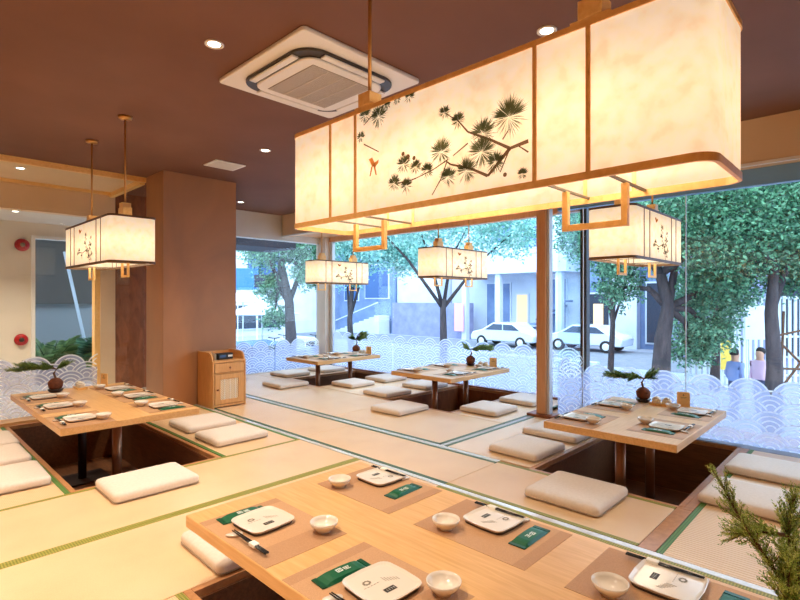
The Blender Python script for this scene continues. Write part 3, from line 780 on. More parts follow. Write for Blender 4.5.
# ------------------------------------------------------------------ place settings
def bulged(w, d, b, r=0.03):
    pts = []
    for x, y in rrect(w, d, r, 4):
        pts.append((x * (1 + b * (1 - (2 * y / d) ** 2)), y * (1 + b * (1 - (2 * x / w) ** 2))))
    # extra points along the sides
    res = []
    k = len(pts)
    for i in range(k):
        a, c = pts[i], pts[(i + 1) % k]; res.append(a)
        if math.hypot(a[0] - c[0], a[1] - c[1]) > 0.05:
            mx_, my = (a[0] + c[0]) / 2, (a[1] + c[1]) / 2
            res.append((mx_ * (1 + b), my * (1 + b)))
    return res
def plate_proto():
    t = empty('square_plate', (0, 0, 0), 0, None, 'plate', 'cream square plates')
    o0 = bulged(0.20, 0.20, 0.04)
    m = MB(); k = len(o0)
    rings = [(0.86, 0.001), (0.99, 0.016), (1.0, 0.019), (0.985, 0.020), (0.90, 0.0145), (0.85, 0.013)]
    for s, z in rings: m.v += [(x * s, y * s, z) for x, y in o0]
    for q in range(len(rings) - 1):
        for i in range(k): m.f.append((q * k + i, q * k + (i + 1) % k, (q + 1) * k + (i + 1) % k, (q + 1) * k + i))
    m.f.append(tuple(reversed(range(k)))); m.f.append(tuple((len(rings) - 1) * k + i for i in range(k)))
    m.build('dish', 'ceramic', t, smooth=False)
    MB().prism([(x * 0.93, y * 0.93) for x, y in o0], 0.0005, 0.008).build('dark_underside', 'ceramic_rim', t)
    z = 0.0136
    m = MB().box(-0.022, 0.022, -0.052, -0.030, z, z + 0.0004); lab = m.build('printed_label', 'print_dark', t)
    m = MB()
    for i in range(4):
        x = -0.016 + i * 0.0095
        m.box(x + 0.001, x + 0.005, -0.0445, -0.0438, z + 0.0005, z + 0.0007); m.box(x + 0.0026, x + 0.0033, -0.047, -0.036, z + 0.0005, z + 0.0007); m.box(x + 0.001, x + 0.005, -0.0395, -0.0388, z + 0.0005, z + 0.0007)
    m.build('label_characters', 'print_white', lab)['kind'] = 'stuff'
    m = MB()
    for i in range(9):
        a = R(i * 40); r0 = 0.012
        cx, cy = -0.035 + r0 * math.cos(a), 0.035 + r0 * math.sin(a) * 0.8
        m.lathe([(0.0, z + 0.0005), (0.0045, z + 0.0003)], 6, cx, cy)
    for i in range(5): m.box(-0.062 + i * 0.013, -0.055 + i * 0.013, 0.012, 0.0135, z, z + 0.0004)
    for i in range(6):
        m.box(0.02 + i * 0.008, 0.0215 + i * 0.008, 0.0 - i * 0.004, 0.03 - i * 0.006, z, z + 0.0004)
    m.build('printed_sprig', 'print_grey', t)['kind'] = 'stuff'
    return t
def bowl_proto():
    t = empty('soup_bowl', (0, 0, 0), 0, None, 'bowl', 'small white bowls')
    MB().lathe([(0.0, 0.002), (0.024, 0.002), (0.026, 0.007), (0.040, 0.015), (0.053, 0.030), (0.057, 0.043), (0.0545, 0.044), (0.050, 0.032), (0.038, 0.018), (0.02, 0.012), (0.0, 0.011)], 28).build('bowl_wall', 'ceramic', t, smooth=True)
    MB().lathe([(0.026, 0.0005), (0.026, 0.006), (0.022, 0.006), (0.022, 0.0005)], 24).build('foot_ring', 'ceramic', t)
    return t
def napkin_proto():
    t = empty('wet_wipe_packet', (0, 0, 0), 0, None, 'napkin packet', 'green wet wipe packets')
    m = MB(); n = 8; W = 0.072; L = 0.20
    prof = [(-L / 2, 0.002), (-L / 2 + 0.014, 0.002), (-L / 2 + 0.03, 0.010), (-L / 4, 0.013), (0, 0.014), (L / 4, 0.013), (L / 2 - 0.03, 0.010), (L / 2 - 0.014, 0.002), (L / 2, 0.002)]
    top = []
    for y, h in prof:
        top.append([(-W / 2, y, 0.001), (-W / 2 + 0.008, y, h), (W / 2 - 0.008, y, h), (W / 2, y, 0.001)])
    for row in top: m.v += row
    for i in range(len(top) - 1):
        for j in range(3): m.f.append((i * 4 + j, i * 4 + j + 1, i * 4 + 5 + j, i * 4 + 4 + j))
        m.f.append((i * 4 + 3, i * 4, i * 4 + 4, i * 4 + 7))
    m.f.append((0, 1, 2, 3)); e = (len(top) - 1) * 4; m.f.append((e + 3, e + 2, e + 1, e))
    m.build('wrapper', 'napkin_green', t)
    for s in (-1, 1):
        y0, y1 = sorted((s * (L / 2 - 0.013), s * (L / 2 + 0.004)))
        box('crimped_end', 'napkin_seal', -W / 2 + 0.002, W / 2 - 0.002, y0, y1, 0.0008, 0.0045, t)
    m = MB(); z = 0.0142
    for a in ((-0.016, -0.012, -0.022, 0.0), (-0.016, 0.004, -0.022, -0.0195), (-0.016, 0.004, -0.0025, 0.0), (0.0, 0.004, -0.022, 0.0), (-0.008, -0.004, -0.016, -0.006), (-0.012, -0.009, 0.006, 0.03), (-0.005, -0.001, 0.006, 0.026), (0.003, 0.006, 0.008, 0.03)):
        m.box(*a, z, z + 0.0006)
    m.build('printed_mark', 'print_white', t)['kind'] = 'stuff'
    return t
def chop_proto():
    t = empty('chopsticks', (0, 0, 0), 0, None, 'chopsticks', 'black chopsticks in white sleeves')
    for s in (-1, 1):
        MB().tube([(-0.125, s * 0.005, 0.006), (0.02, s * 0.005, 0.0085), (0.125, s * 0.004, 0.0105)], [0.0042, 0.0038, 0.0022], 8).build('stick', 'lacquer_black', t, smooth=True)
    MB().box(-0.055, -0.015, -0.0125, 0.0125, 0.001, 0.0142).build('paper_sleeve', 'paper_white', t, 0.002)
    return t
def rest_proto():
    t = MB()
    pts = [(0.034 * math.cos(R(a)), (0.017 + 0.005 * math.cos(R(a))) * math.sin(R(a))) for a in range(0, 360, 20)]
    for s, z in ((0.8, 0.0), (1.0, 0.005), (0.96, 0.009)): t.v += [(x * s, y * s, z) for x, y in pts]
    k = len(pts)
    for q in range(2):
        for i in range(k): t.f.append((q * k + i, q * k + (i + 1) % k, (q + 1) * k + (i + 1) % k, (q + 1) * k + i))
    t.f.append(tuple(reversed(range(k)))); t.f.append(tuple(2 * k + i for i in range(k)))
    o = t.build('chopstick_rest', 'ceramic', None, smooth=True)
    return tag(o, None, 'chopstick rest', 'white chopstick rests')
def placemat_proto():
    t = empty('woven_placemat', (0, 0, 0), 0, None, 'placemat', 'brown woven placemats')
    box('woven_field', 'mat_mesh', -0.26, 0.26, -0.185, 0.185, 0.0002, 0.0012, t)
    box('darker_band', 'mat_mesh_dark', 0.13, 0.258, -0.183, 0.183, 0.0012, 0.0015, t)
    box('darker_band', 'mat_mesh_dark', -0.258, -0.21, -0.183, 0.183, 0.0012, 0.0015, t)
    return t
PL, BO, NA, CH, RE, PM = plate_proto(), bowl_proto(), napkin_proto(), chop_proto(), rest_proto(), placemat_proto()
def setting(cx, cy, ang, where, mat=True, plate=(0, 0.0), bowl=(0.17, 0.13), nap=(-0.165, 0.0), chop=(0.03, -0.14)):
    """cx,cy centre of the mat; ang turns local +y (away from the diner)"""
    ca, sa = math.cos(ang), math.sin(ang)
    W = lambda u, v, z: (cx + ca * u - sa * v, cy + sa * u + ca * v, z)
    z = TT
    if mat:
        place(PM, USED, W(0, 0, z), ang, 'brown woven placemat, ' + where); z += 0.0016
    place(PL, USED, W(*plate, z), ang + R(90 + rnd.uniform(-4, 4)), 'cream square plate, ' + where)
    place(BO, USED, W(*bowl, z), ang, 'small white bowl, ' + where)
    place(NA, USED, W(*nap, z), ang + R(rnd.uniform(-5, 5)), 'green wet wipe packet, ' + where)
    rx = chop[0] - 0.075
    place(RE, USED, W(rx - 0.0, chop[1] + 0.0, z), ang + R(60), 'white chopstick rest, ' + where)
    place(CH, USED, W(chop[0] + 0.04, chop[1], z + 0.009), ang + math.pi, 'black chopsticks in white sleeve, ' + where)
A0, A1 = R(-90), R(90)   # diner faces +X / -X
fw = 'long table, '
setting(1.13, 1.82, A0, fw + 'aisle side, first from the head cushion', plate=(-0.065, 0.0), bowl=(0.18, 0.13), nap=(-0.195, -0.02))
setting(1.13, 1.20, A0, fw + 'aisle side, second from the head cushion', plate=(0.015, 0.015), bowl=(0.18, 0.13), nap=(-0.14, -0.02))
setting(1.745, 1.83, A1, fw + 'hall side, first from the head cushion', plate=(0.075, -0.09), bowl=(0.145, 0.13), nap=(-0.13, -0.045), chop=(0.06, -0.168))
setting(1.745, 1.165, A1, fw + 'hall side, second from the head cushion', plate=(0.03, -0.065), bowl=(0.135, 0.125), nap=(-0.15, -0.045), chop=(0.02, -0.152))
setting(1.745, 0.50, A1, fw + 'hall side, third from the head cushion', plate=(0.02, -0.065), bowl=(0.135, 0.125), nap=(-0.155, -0.045), chop=(0.02, -0.152))
lw_ = 'lobby screen table, '
for i, nm in enumerate(('farthest from the bonsai', 'in the middle', 'nearest the bonsai')):
    setting(1.115, (4.55, 5.21, 5.78)[i], A0, lw_ + 'outer side, ' + nm, plate=(0.01, 0), bowl=(0.13, 0.13), nap=(-0.142, -0.03))
    setting(1.755, (4.62, 5.24, 5.81)[i], A1, lw_ + 'column side, ' + nm, plate=(-0.04, 0), bowl=(0.10, 0.13), nap=(-0.192, -0.02))
def four(xa, xb, yn, yf, where, sn, sf):
    for x, nm in ((xa, 'hall end'), (xb, 'window end')):
        setting(x - 0.06, yf, R(180), where + sf + ' side, ' + nm, plate=(0.01, -0.03), bowl=(0.10, 0.12), nap=(-0.14, -0.0))
        setting(x + 0.08, yn, 0, where + sn + ' side, ' + nm, plate=(-0.0, -0.01), bowl=(0.03, 0.145), nap=(-0.15, 0.0))
four(3.92, 4.60, 1.17, 1.72, 'side window table, ', 'coarse mat', 'wooden post')
four(5.0, 5.63, 3.89, 4.48, 'middle booth table, ', 'wooden post', 'corner pillar')
four(4.92, 5.55, 6.34, 6.77, 'corner pillar table, ', 'middle booth', 'end window')

# ------------------------------------------------------------------ table decorations
def sprig(m, p, d, L, r, n=9):
    """a feathery juniper sprig: short pointed scales around a line"""
    d = d.normalized(); a = d.orthogonal().normalized(); b = d.cross(a)
    for i in range(n):
        t = i / n
        th = i * 2.4 + r.uniform(-0.4, 0.4)
        o = p + d * (L * t)
        q = (d * 0.9 + (a * math.cos(th) + b * math.sin(th)) * 0.75).normalized()
        l = L * 0.42 * (1 - 0.5 * t); w_ = l * 0.2
        s = q.cross(d).normalized() * w_
        m.quad(o, o + q * l * 0.5 + s, o + q * l, o + q * l * 0.5 - s)
def bonsai(x, y, label, fwd, seed, s=1.0, reach=1.0, lift=0.0):
    r = random.Random(seed)
    t = empty('bonsai', (x, y, TT), 0, label, 'bonsai', 'small bonsai on the dining tables')
    MB().lathe([(0.0, 0.0005), (0.035, 0.0005), (0.05, 0.012), (0.056, 0.028), (0.051, 0.028), (0.03, 0.012), (0, 0.010)], 20).build('dish', 'dark_dish', t, smooth=True)
    m = MB(); k = 12
    prof = [(0.0, 0.014)] + [(0.054 * math.sin(R(180 * i / k)) * (1 + 0.04 * math.sin(i * 2)), 0.066 - 0.052 * math.cos(R(180 * i / k))) for i in range(1, k)] + [(0, 0.118)]
    m.lathe(prof, 18).build('soil_ball', 'soil_ball', t, smooth=True)
    f = Vector((fwd[0], fwd[1], 0)).normalized()
    up = Vector((0, 0, 1))
    base = Vector((0, 0, 0.112))
    tr = [base, base + up * 0.04 + f * 0.012, base + up * 0.075 + f * -0.005, base + up * (0.10 + lift * 0.5) + f * 0.11 * reach, base + up * (0.085 + lift) + f * 0.25 * reach]
    tb = MB().tube(tr, [0.009, 0.008, 0.006, 0.005, 0.003], 7)
    side = f.cross(up)
    fol = MB(); fol2 = MB()
    for k in range(30):
        u = k / 29
        st = tr[2].lerp(tr[4], u) if u < 0.75 else tr[1].lerp(tr[2], 0.8)
        dr = (f * r.uniform(0.5, 1.2) + side * r.uniform(-0.9, 0.9) + up * r.uniform(-0.1, 0.4)).normalized() if u < 0.75 else (f * -r.uniform(0.3, 1) + side * r.uniform(-0.8, 0.8) + up * r.uniform(0.2, 0.7)).normalized()
        L = r.uniform(0.06, 0.14) if u < 0.75 else r.uniform(0.06, 0.12)
        en = st + dr * L
        tb.tube([st, st.lerp(en, 0.5) + up * 0.006, en], [0.0028, 0.002, 0.001], 5)
        for q in range(24):
            v = 0.2 + 0.8 * q / 23
            o = st.lerp(en, v)
            dd = dr + side * r.uniform(-0.9, 0.9) + up * r.uniform(-0.2, 0.75)
            sprig(fol if r.random() < 0.7 else fol2, o, dd, r.uniform(0.03, 0.05), r)
    tb.build('trunk', 'bark', t, smooth=True)
    fol.build('foliage', 'juniper', t, recalc=False)['kind'] = 'stuff'
    fol2.build('young_foliage', 'juniper_light', t, recalc=False)['kind'] = 'stuff'
    t.scale = (s, s, s)
    return t
bonsai(1.27, 6.05, 'bonsai with spreading needles in a brown ball on the lobby screen table', (-0.9, 0.45), 11, 1.25)
bonsai(4.875, 1.61, 'bonsai with spreading needles in a brown ball on the side window table', (-0.55, 0.8), 12, 1.15)
bonsai(5.85, 4.25, 'bonsai with spreading needles in a brown ball on the middle booth table', (0.5, -0.75), 13, 1.2)
bonsai(5.78, 6.62, 'bonsai with spreading needles in a brown ball on the corner pillar table', (0.4, -0.5), 14, 1.25, 0.25, 0.1)

def menu_proto():
    t = empty('menu_stand', (0, 0, 0), 0, None, 'menu stand', 'wooden menu stands on the tables')
    m = MB()
    pts = [(-0.05, 0), (0.05, 0), (0.05, 0.12), (0.042, 0.128), (-0.042, 0.128), (-0.05, 0.12)]
    m.v = [(x, -0.006, z + 0.01) for x, z in pts] + [(x, 0.006, z + 0.01) for x, z in pts]
    k = len(pts); m.f = [tuple(reversed(range(k))), tuple(range(k, 2 * k))] + [(i, (i + 1) % k, k + (i + 1) % k, k + i) for i in range(k)]
    b = m.build('board', 'frame_wood', t, 0.001)
    box('foot', 'frame_wood', -0.055, 0.055, -0.03, 0.03, 0.0005, 0.011, t, 0.002)
    m = MB()
    for s in (-1, 1):
        y0, y1 = sorted((s * 0.0062, s * 0.0068))
        m.box(-0.007, 0.007, y0, y1, 0.108, 0.112); m.box(-0.002, 0.002, y0, y1, 0.104, 0.122)
        m.box(-0.024, 0.024, y0, y1, 0.092, 0.095); m.box(-0.018, 0.018, y0, y1, 0.085, 0.0875)
    m.build('engraved_lines', 'engrave', b)['kind'] = 'stuff'
    return t
MS = menu_proto()
def jar_tray(x, y, rz, tbl):
    t = empty('seasoning_tray', (x, y, TT), rz, 'small wooden seasoning tray on ' + tbl, 'tray', 'seasoning trays on the tables')
    m = MB().box(-0.09, 0.09, -0.045, 0.045, 0.0005, 0.008)
    m.build('tray_floor', 'frame_wood', t)
    for a in ((-0.09, 0.09, -0.045, -0.038, 0.008, 0.022), (-0.09, 0.09, 0.038, 0.045, 0.008, 0.022), (-0.09, -0.083, -0.038, 0.038, 0.008, 0.022), (0.083, 0.09, -0.038, 0.038, 0.008, 0.022)):
        box('tray_edge', 'frame_wood', *a, t, 0.001)
    ca, sa = math.cos(rz), math.sin(rz)
    for s in (-1, 1):
        nm = 'nearer the bonsai' if (s > 0) == (rz != 0) else 'nearer the menu stand'
        j = empty('seasoning_jar', (x + ca * s * 0.042, y + sa * s * 0.042, TT + 0.0085), rz, 'rounded cream seasoning jar ' + nm + ' on ' + tbl, 'jar', 'seasoning jars on the tables')
        MB().prism(rrect(0.07, 0.062, 0.02, 4), 0.0, 0.05).build('jar_body', 'jar_cream', j, 0.008)
        MB().lathe([(0.028, 0.0505), (0.026, 0.058), (0.012, 0.066), (0.0, 0.068)], 16).build('lid', 'jar_cream', j, smooth=True)
face_cam = lambda x, y: math.atan2(y, x) - R(90)
for (mx_, my), (jx, jy), tn in (((1.72, 6.08), (1.50, 6.10), 'the lobby screen table'), ((4.84, 1.27), (4.83, 1.44), 'the side window table'),
                                ((5.86, 3.88), (5.86, 4.04), 'the middle booth table'), ((5.80, 6.32), (5.79, 6.46), 'the corner pillar table')):
    place(MS, USED, (mx_, my, TT), R(0) if tn.startswith('the left') else R(-70), 'wooden menu stand on ' + tn)
    jar_tray(jx, jy, 0 if tn.startswith('the left') else R(90), tn)

# juniper in the foreground
def juniper(x, y):
    r = random.Random(21)
    t = empty('potted_juniper', (x, y, TT), 0, 'green potted juniper with feathery branches on the long table end', 'potted plant')
    MB().lathe([(0.0, 0.0005), (0.05, 0.0005), (0.065, 0.03), (0.072, 0.07), (0.066, 0.072), (0.058, 0.055), (0, 0.055)], 24).build('pot', 'dark_dish', t, smooth=True)
    MB().lathe([(0.057, 0.056), (0.03, 0.064), (0, 0.066)], 18).build('soil', 'soil_ball', t, smooth=True)
    tb = MB(); f1 = MB(); f2 = MB()
    a = R(YAW); fx = Vector((math.cos(a), math.sin(a), 0)); rx = Vector((math.sin(a), -math.cos(a), 0)); up = Vector((0, 0, 1))
    def branch(pts, n, L):
        P = [rx * p[0] + up * p[1] + fx * p[2] for p in pts]
        tb.tube(P, [0.006 - 0.004 * i / (len(P) - 1) for i in range(len(P))], 6)
        for i in range(n):
            u = (0.25 + 0.75 * i / n) * (len(P) - 1); k = min(int(u), len(P) - 2)
            o = P[k].lerp(P[k + 1], u - k); d = (P[k + 1] - P[k]).normalized()
            tip = i / n
            dd = d * 1.0 + (rx * r.uniform(-1, 1) + up * r.uniform(-0.6, 1) + fx * r.uniform(-1, 1)) * (0.9 - 0.5 * tip)
            sl = L * r.uniform(0.7, 1.2) * (1 - 0.45 * tip)
            tb.tube([o, o + dd.normalized() * sl * 0.8], [0.0012, 0.0006], 4)
            for q in range(7):
                d3 = dd.normalized() + Vector((r.uniform(-.7, .7), r.uniform(-.7, .7), r.uniform(-.3, .8))) * 0.8
                sprig(f1 if r.random() < 0.6 else f2, o + dd.normalized() * sl * q * 0.14, d3, sl * 0.36, r, 9)
    branch([(0, 0.06, 0), (0.03, 0.15, 0), (0.03, 0.23, 0.0), (-0.02, 0.31, 0.0), (-0.085, 0.41, 0.01), (-0.13, 0.505, 0.02)], 80, 0.085)
    branch([(0.03, 0.16, 0), (0.06, 0.27, 0.02), (0.05, 0.36, 0.04), (0.07, 0.44, 0.05)], 60, 0.095)
    branch([(0.03, 0.15, 0), (0.0, 0.24, -0.03), (0.0, 0.33, -0.02)], 46, 0.085)
    branch([(0.03, 0.15, 0), (0.10, 0.25, 0.0), (0.16, 0.34, 0.02)], 54, 0.095)
    branch([(0.05, 0.36, 0.04), (-0.01, 0.37, 0.04), (-0.06, 0.36, 0.05)], 34, 0.08)
    branch([(0.05, 0.25, 0.0), (0.02, 0.2, -0.02), (-0.02, 0.17, -0.03)], 28, 0.07)
    tb.build('stem', 'bark', t, smooth=True)
    f1.build('foliage', 'juniper_fresh', t, recalc=False)['kind'] = 'stuff'
    f2.build('young_foliage', 'juniper_tip', t, recalc=False)['kind'] = 'stuff'
juniper(1.49, 0.185)

# ------------------------------------------------------------------ cabinet
def cabinet():
    x0, x1, y0, y1 = 2.765, 3.19, 5.72, 6.13
    w_, d_ = x1 - x0, y1 - y0
    t = empty('side_cabinet', (x0, y0, 0), 0, 'small wooden cabinet with drawer and woven door against the clad column', 'cabinet')
    h = 0.56
    side = [(0, 0), (d_, 0), (d_, 0.66), (0.20, 0.66), (0.10, 0.655), (0.05, 0.635), (0.03, 0.60), (0.02, h), (0.0, h)]
    for xa in (0.0, w_ - 0.02):
        m = MB(); k = len(side)
        m.v = [(xa, a, z) for a, z in side] + [(xa + 0.02, a, z) for a, z in side]
        m.f = [tuple(range(k)), tuple(reversed(range(k, 2 * k)))] + [(i, (i + 1) % k, k + (i + 1) % k, k + i) for i in range(k)]
        m.build('side_panel', 'cabinet_wood', t, 0.003)
    box('back_panel', 'cabinet_wood', 0.02, w_ - 0.02, d_ - 0.018, d_, 0.02, 0.65, t)
    box('top_board', 'cabinet_wood', 0.02, w_ - 0.02, 0.0, d_ - 0.018, h - 0.022, h, t, 0.002)
    box('bottom_board', 'cabinet_wood', 0.02, w_ - 0.02, 0.004, d_ - 0.018, 0.015, 0.04, t)
    box('rail', 'cabinet_wood', 0.02, w_ - 0.02, 0.004, 0.03, 0.405, 0.415, t)
    dr = box('drawer', 'cabinet_wood', 0.026, w_ - 0.026, 0.0, 0.3, 0.42, h - 0.028, t, 0.003)
    k = MB().lathe([(0.0, 0.022), (0.01, 0.02), (0.012, 0.014), (0.006, 0.006), (0.006, 0.0)], 14).build('knob', 'red_wood', dr, smooth=True)
    k.rotation_euler = (R(90), 0, 0); k.location = (w_ / 2, 0.0, 0.475)
    do = MB()
    dx0, dx1, dz0, dz1 = 0.026, w_ - 0.026, 0.046, 0.40
    fr = 0.07
    do.box(dx0, dx0 + fr, 0.0, 0.02, dz0, dz1).box(dx1 - fr, dx1, 0.0, 0.02, dz0, dz1).box(dx0 + fr, dx1 - fr, 0.0, 0.02, dz0, dz0 + 0.05).box(dx0 + fr, dx1 - fr, 0.0, 0.02, dz1 - 0.06, dz1)
    door = do.build('door', 'cabinet_wood', t, 0.002)
    box('woven_panel', 'rattan', dx0 + fr, dx1 - fr, 0.008, 0.014, dz0 + 0.05, dz1 - 0.06, door)
    for xx in (dx0 + fr + 0.05, dx0 + fr + 0.12, dx0 + fr + 0.19):
        box('cane_bar', 'paper_white', xx, xx + 0.008, 0.004, 0.009, dz0 + 0.05, dz1 - 0.06, door)
    k = MB().lathe([(0.0, 0.022), (0.01, 0.02), (0.012, 0.014), (0.006, 0.006), (0.006, 0.0)], 14).build('knob', 'red_wood', door, smooth=True)
    k.rotation_euler = (R(90), 0, 0); k.location = (dx0 + 0.03, 0.0, 0.22)
    p = empty('card_terminal', (x0 + 0.22, y0 + 0.17, h), R(4), 'black desktop device with a small white label on the cabinet', 'device')
    m = MB().box(-0.1, 0.1, -0.05, 0.05, 0.001, 0.075); m.build('case', 'black_plastic', p, 0.008)
    b = box('label_patch', 'print_white', 0.03, 0.09, -0.0515, -0.0502, 0.03, 0.055, p)
    box('display', 'pane_blue', -0.08, 0.0, -0.0515, -0.0502, 0.028, 0.055, p)
    p2 = empty('paper_stack', (x0 + 0.08, y0 + 0.16, h), R(-12), 'leaning white papers beside the black device on the cabinet', 'papers')
    for i in range(3):
        o = box('sheet', 'paper_white', -0.002, 0.0, -0.07, 0.07, 0.001, 0.09 - i * 0.008, p2); o.location = (0.006 * i, 0, 0); o.rotation_euler = (0, 0, R(3 * i))
cabinet()

# ------------------------------------------------------------------ outside: street, buildings, trees, people
GZ = -1.6
struct(MB().box(6.3, 90, -40, 90, GZ - 0.2, GZ).box(-30, 6.3, 9.4, 90, GZ - 0.2, GZ).build('ground_street', 'paving'), 'pale street paving outside the windows')
tag(box('kerb', 'bld_white', 21.5, 21.9, 9, 35, GZ, GZ + 0.16), 'pale kerb along the road outside the windows', 'kerb')
struct(box('ground_road', 'asphalt', 22, 29, -35, 80, GZ, GZ + 0.01), 'pale grey road')
def tree(px, d, trunk, crowns, nleaf, ls, mat, label, seed, tr=0.16, base=GZ):
    r = random.Random(seed)
    x, y = ray(px, d)
    t = empty('street_tree', (x, y, base), 0, label, 'tree', 'street trees outside the windows')
    a = R(YAW); rx = Vector((math.sin(a), -math.cos(a), 0)); fx = Vector((math.cos(a), math.sin(a), 0)); up = Vector((0, 0, 1))
    V = lambda p: rx * p[0] + up * p[1] + fx * (p[2] if len(p) > 2 else 0)
    tb = MB()
    main = [V(p) for p in trunk]
    tb.tube(main, [tr * (1.15 - 0.6 * i / (len(main) - 1)) for i in range(len(main))], 10)
    for c, rad in crowns:
        st = main[-1] if r.random() < 0.5 else main[-2]
        en = V(c); mid = st.lerp(en, 0.5) + Vector((r.uniform(-.2, .2), r.uniform(-.2, .2), 0.2))
        tb.tube([st, mid, en], [tr * 0.5, tr * 0.32, tr * 0.12], 7)
    tb.build('trunk', 'trunk', t, smooth=True)
    lf = MB()
    tot = sum(q[1] ** 2 for q in crowns)
    for c, rad in crowns:
        n = int(nleaf * rad * rad / tot); cc = V(c)
        # clumps of leaves on twigs
        nc = max(6, n // 24)
        for i in range(nc):
            u = Vector((r.gauss(0, 1), r.gauss(0, 1), r.gauss(0, 0.8))).normalized() * rad * r.uniform(0.35, 1.0)
            for q in range(n // nc):
                p = cc + u + Vector((r.gauss(0, 1), r.gauss(0, 1), r.gauss(0, 1))) * rad * 0.13
                dv = Vector((r.gauss(0, 1), r.gauss(0, 1), r.gauss(-0.4, 0.7))).normalized()
                s = dv.orthogonal().normalized(); s.rotate(Matrix.Rotation(r.uniform(0, 6.28), 3, dv))
                l = ls * r.uniform(0.7, 1.3)
                lf.quad(p, p + dv * l * 0.5 + s * l * 0.28, p + dv * l, p + dv * l * 0.5 - s * l * 0.28)
    lf.build('foliage', mat, t, recalc=False)['kind'] = 'stuff'
tree(663, 12, [(0.05, 0), (-0.05, 1.2), (0.0, 2.0), (0.12, 2.7), (-0.06, 3.5)], [((-1.3, 4.6, 0), 1.1), ((0.6, 5.0, 0.5), 1.3), ((-0.4, 4.3, 1), 0.9), ((1.4, 3.0, 0.4), 0.8), ((1.2, 2.2, 0.2), 0.65), ((-0.7, 3.2, 0.8), 0.6), ((1.0, 1.6, 0.6), 0.55), ((2.0, 4.4, -0.5), 1.2)], 32300, 0.094, 'leaf_street', 'leafy tree with thick leaning dark trunk outside the side window', 31, 0.21)
tree(772, 11, [(0.0, 0), (0.06, 1.4), (-0.02, 2.6), (0.05, 3.6)], [((-1.0, 4.6, 0), 1.3), ((1.0, 4.5, 0), 1.3), ((0, 5.3, 0.5), 1.2), ((0.9, 3.6, 0.6), 0.8), ((-0.9, 3.6, 0.3), 0.8)], 32300, 0.094, 'leaf_deep', 'tall straight dark trunk tree with dense green crown outside the side window', 32, 0.17)
tree(715, 16, [(0.0, 0), (0.1, 1.6), (0.0, 3.0), (-0.1, 4.2)], [((-1.2, 5.6, 0), 1.6), ((1.3, 5.4, 0), 1.7), ((0.2, 4.2, 0.3), 1.2), ((-0.6, 3.2, 0.3), 0.9), ((2.6, 5.0, 0), 1.4), ((-0.9, 2.2, 0.2), 0.7), ((0.8, 2.9, 0.2), 0.75), ((-0.3, 1.5, 0.1), 0.5)], 28500, 0.115, 'leaf_street', 'green street tree standing between the two dark trunks', 33, 0.16)
tree(610, 18, [(0, 0), (0.1, 2.0), (0, 3.6)], [((-0.6, 5.6, 0), 1.4), ((1.0, 5.2, 0), 1.3), ((0.2, 4.2, 0), 0.8)], 17100, 0.115, 'leaf_street', 'slender street tree beyond the return pane', 34, 0.1)
tree(443, 16, [(0.0, 0), (0.02, 1.4), (0.0, 2.6), (0.05, 2.9)], [((-0.9, 5.6, 0), 1.2), ((0.9, 5.4, 0), 1.3), ((2.2, 5.0, 0), 1.0), ((-2.2, 5.3, 0), 1.1)], 13300, 0.115, 'leaf_pale', 'thin forked blue-grey tree outside the middle window', 35, 0.13)
tree(352, 22, [(0.0, 0), (-0.1, 2.0), (0.05, 4.0)], [((-0.8, 5.6, 0), 1.3), ((1.0, 5.4, 0), 1.5), ((2.4, 5.0, 0), 1.2), ((-0.2, 4.0, 0), 0.8)], 15200, 0.144, 'leaf_pale', 'pale tree outside the middle window beside the corner pillar', 36, 0.14)
tree(291, 14.5, [(0.0, 0), (0.0, 1.8), (-0.05, 2.8), (-0.3, 4.0)], [((-0.7, 4.5, 0), 0.9), ((0.4, 4.4, 0.3), 0.8), ((-0.6, 3.2, 0.2), 0.45), ((-0.5, 2.4, 0.1), 0.4), ((0.55, 3.6, 0), 0.5)], 15200, 0.086, 'leaf_street', 'tree with thick blue-grey trunk outside the end window', 37, 0.17)

def facade(name, label, x0, x1, y0, y1, z0, z1, mat, wins, plane):
    """a building block; wins: (u0,u1,z0,z1) on the face toward the room"""
    t = empty(name, ((x0 + x1) / 2, (y0 + y1) / 2, GZ), 0, label, 'building')
    ox, oy = (x0 + x1) / 2, (y0 + y1) / 2
    box('wall', mat, x0 - ox, x1 - ox, y0 - oy, y1 - oy, z0 - GZ, z1 - GZ, t)
    for u0, u1, a, b, pm in wins:
        if plane == 'x': fr = (x0 - ox - 0.10, x0 - ox - 0.01, u0 - oy - 0.1, u1 - oy + 0.1); pn = (x0 - ox - 0.14, x0 - ox - 0.105, u0 - oy, u1 - oy)
        else: fr = (u0 - ox - 0.1, u1 - ox + 0.1, y0 - oy - 0.10, y0 - oy - 0.01); pn = (u0 - ox, u1 - ox, y0 - oy - 0.14, y0 - oy - 0.105)
        f = box('window_frame', 'rail_white', *fr, a - GZ - 0.1, b - GZ + 0.1, t)
        box('pane', pm, *pn, a - GZ, b - GZ, f)
    return t
t = facade('corner_house', 'blue-grey house with large dark window and outdoor stair across the road', 30, 36, 29.5, 40, GZ, 11, 'bld_blue', [(30.2, 33.0, 1.4, 4.2, 'pane_blue'), (34, 35.8, 1.2, 4.0, 'pane_blue'), (30.2, 33.0, 5.4, 7.6, 'pane_blue')], 'x')
ox, oy = 33, 34.75
for i in range(9):
    box('stair_step', 'bld_white', 28.6 - ox, 29.8 - ox, 35.5 - 0.62 * i - 0.62 - oy, 35.5 - 0.62 * i - oy, 0, 0.17 * (i + 1), t)
o = MB().tube([(28.5 - ox, 35.4 - oy, 1.0), (28.5 - ox, 30.0 - oy, 2.6)], 0.05).build('handrail', 'rail_white', t)
facade('white_house', 'plain white house front across the road', 30.2, 36, 24.8, 29.4, GZ, 9.5, 'bld_white', [], 'x')
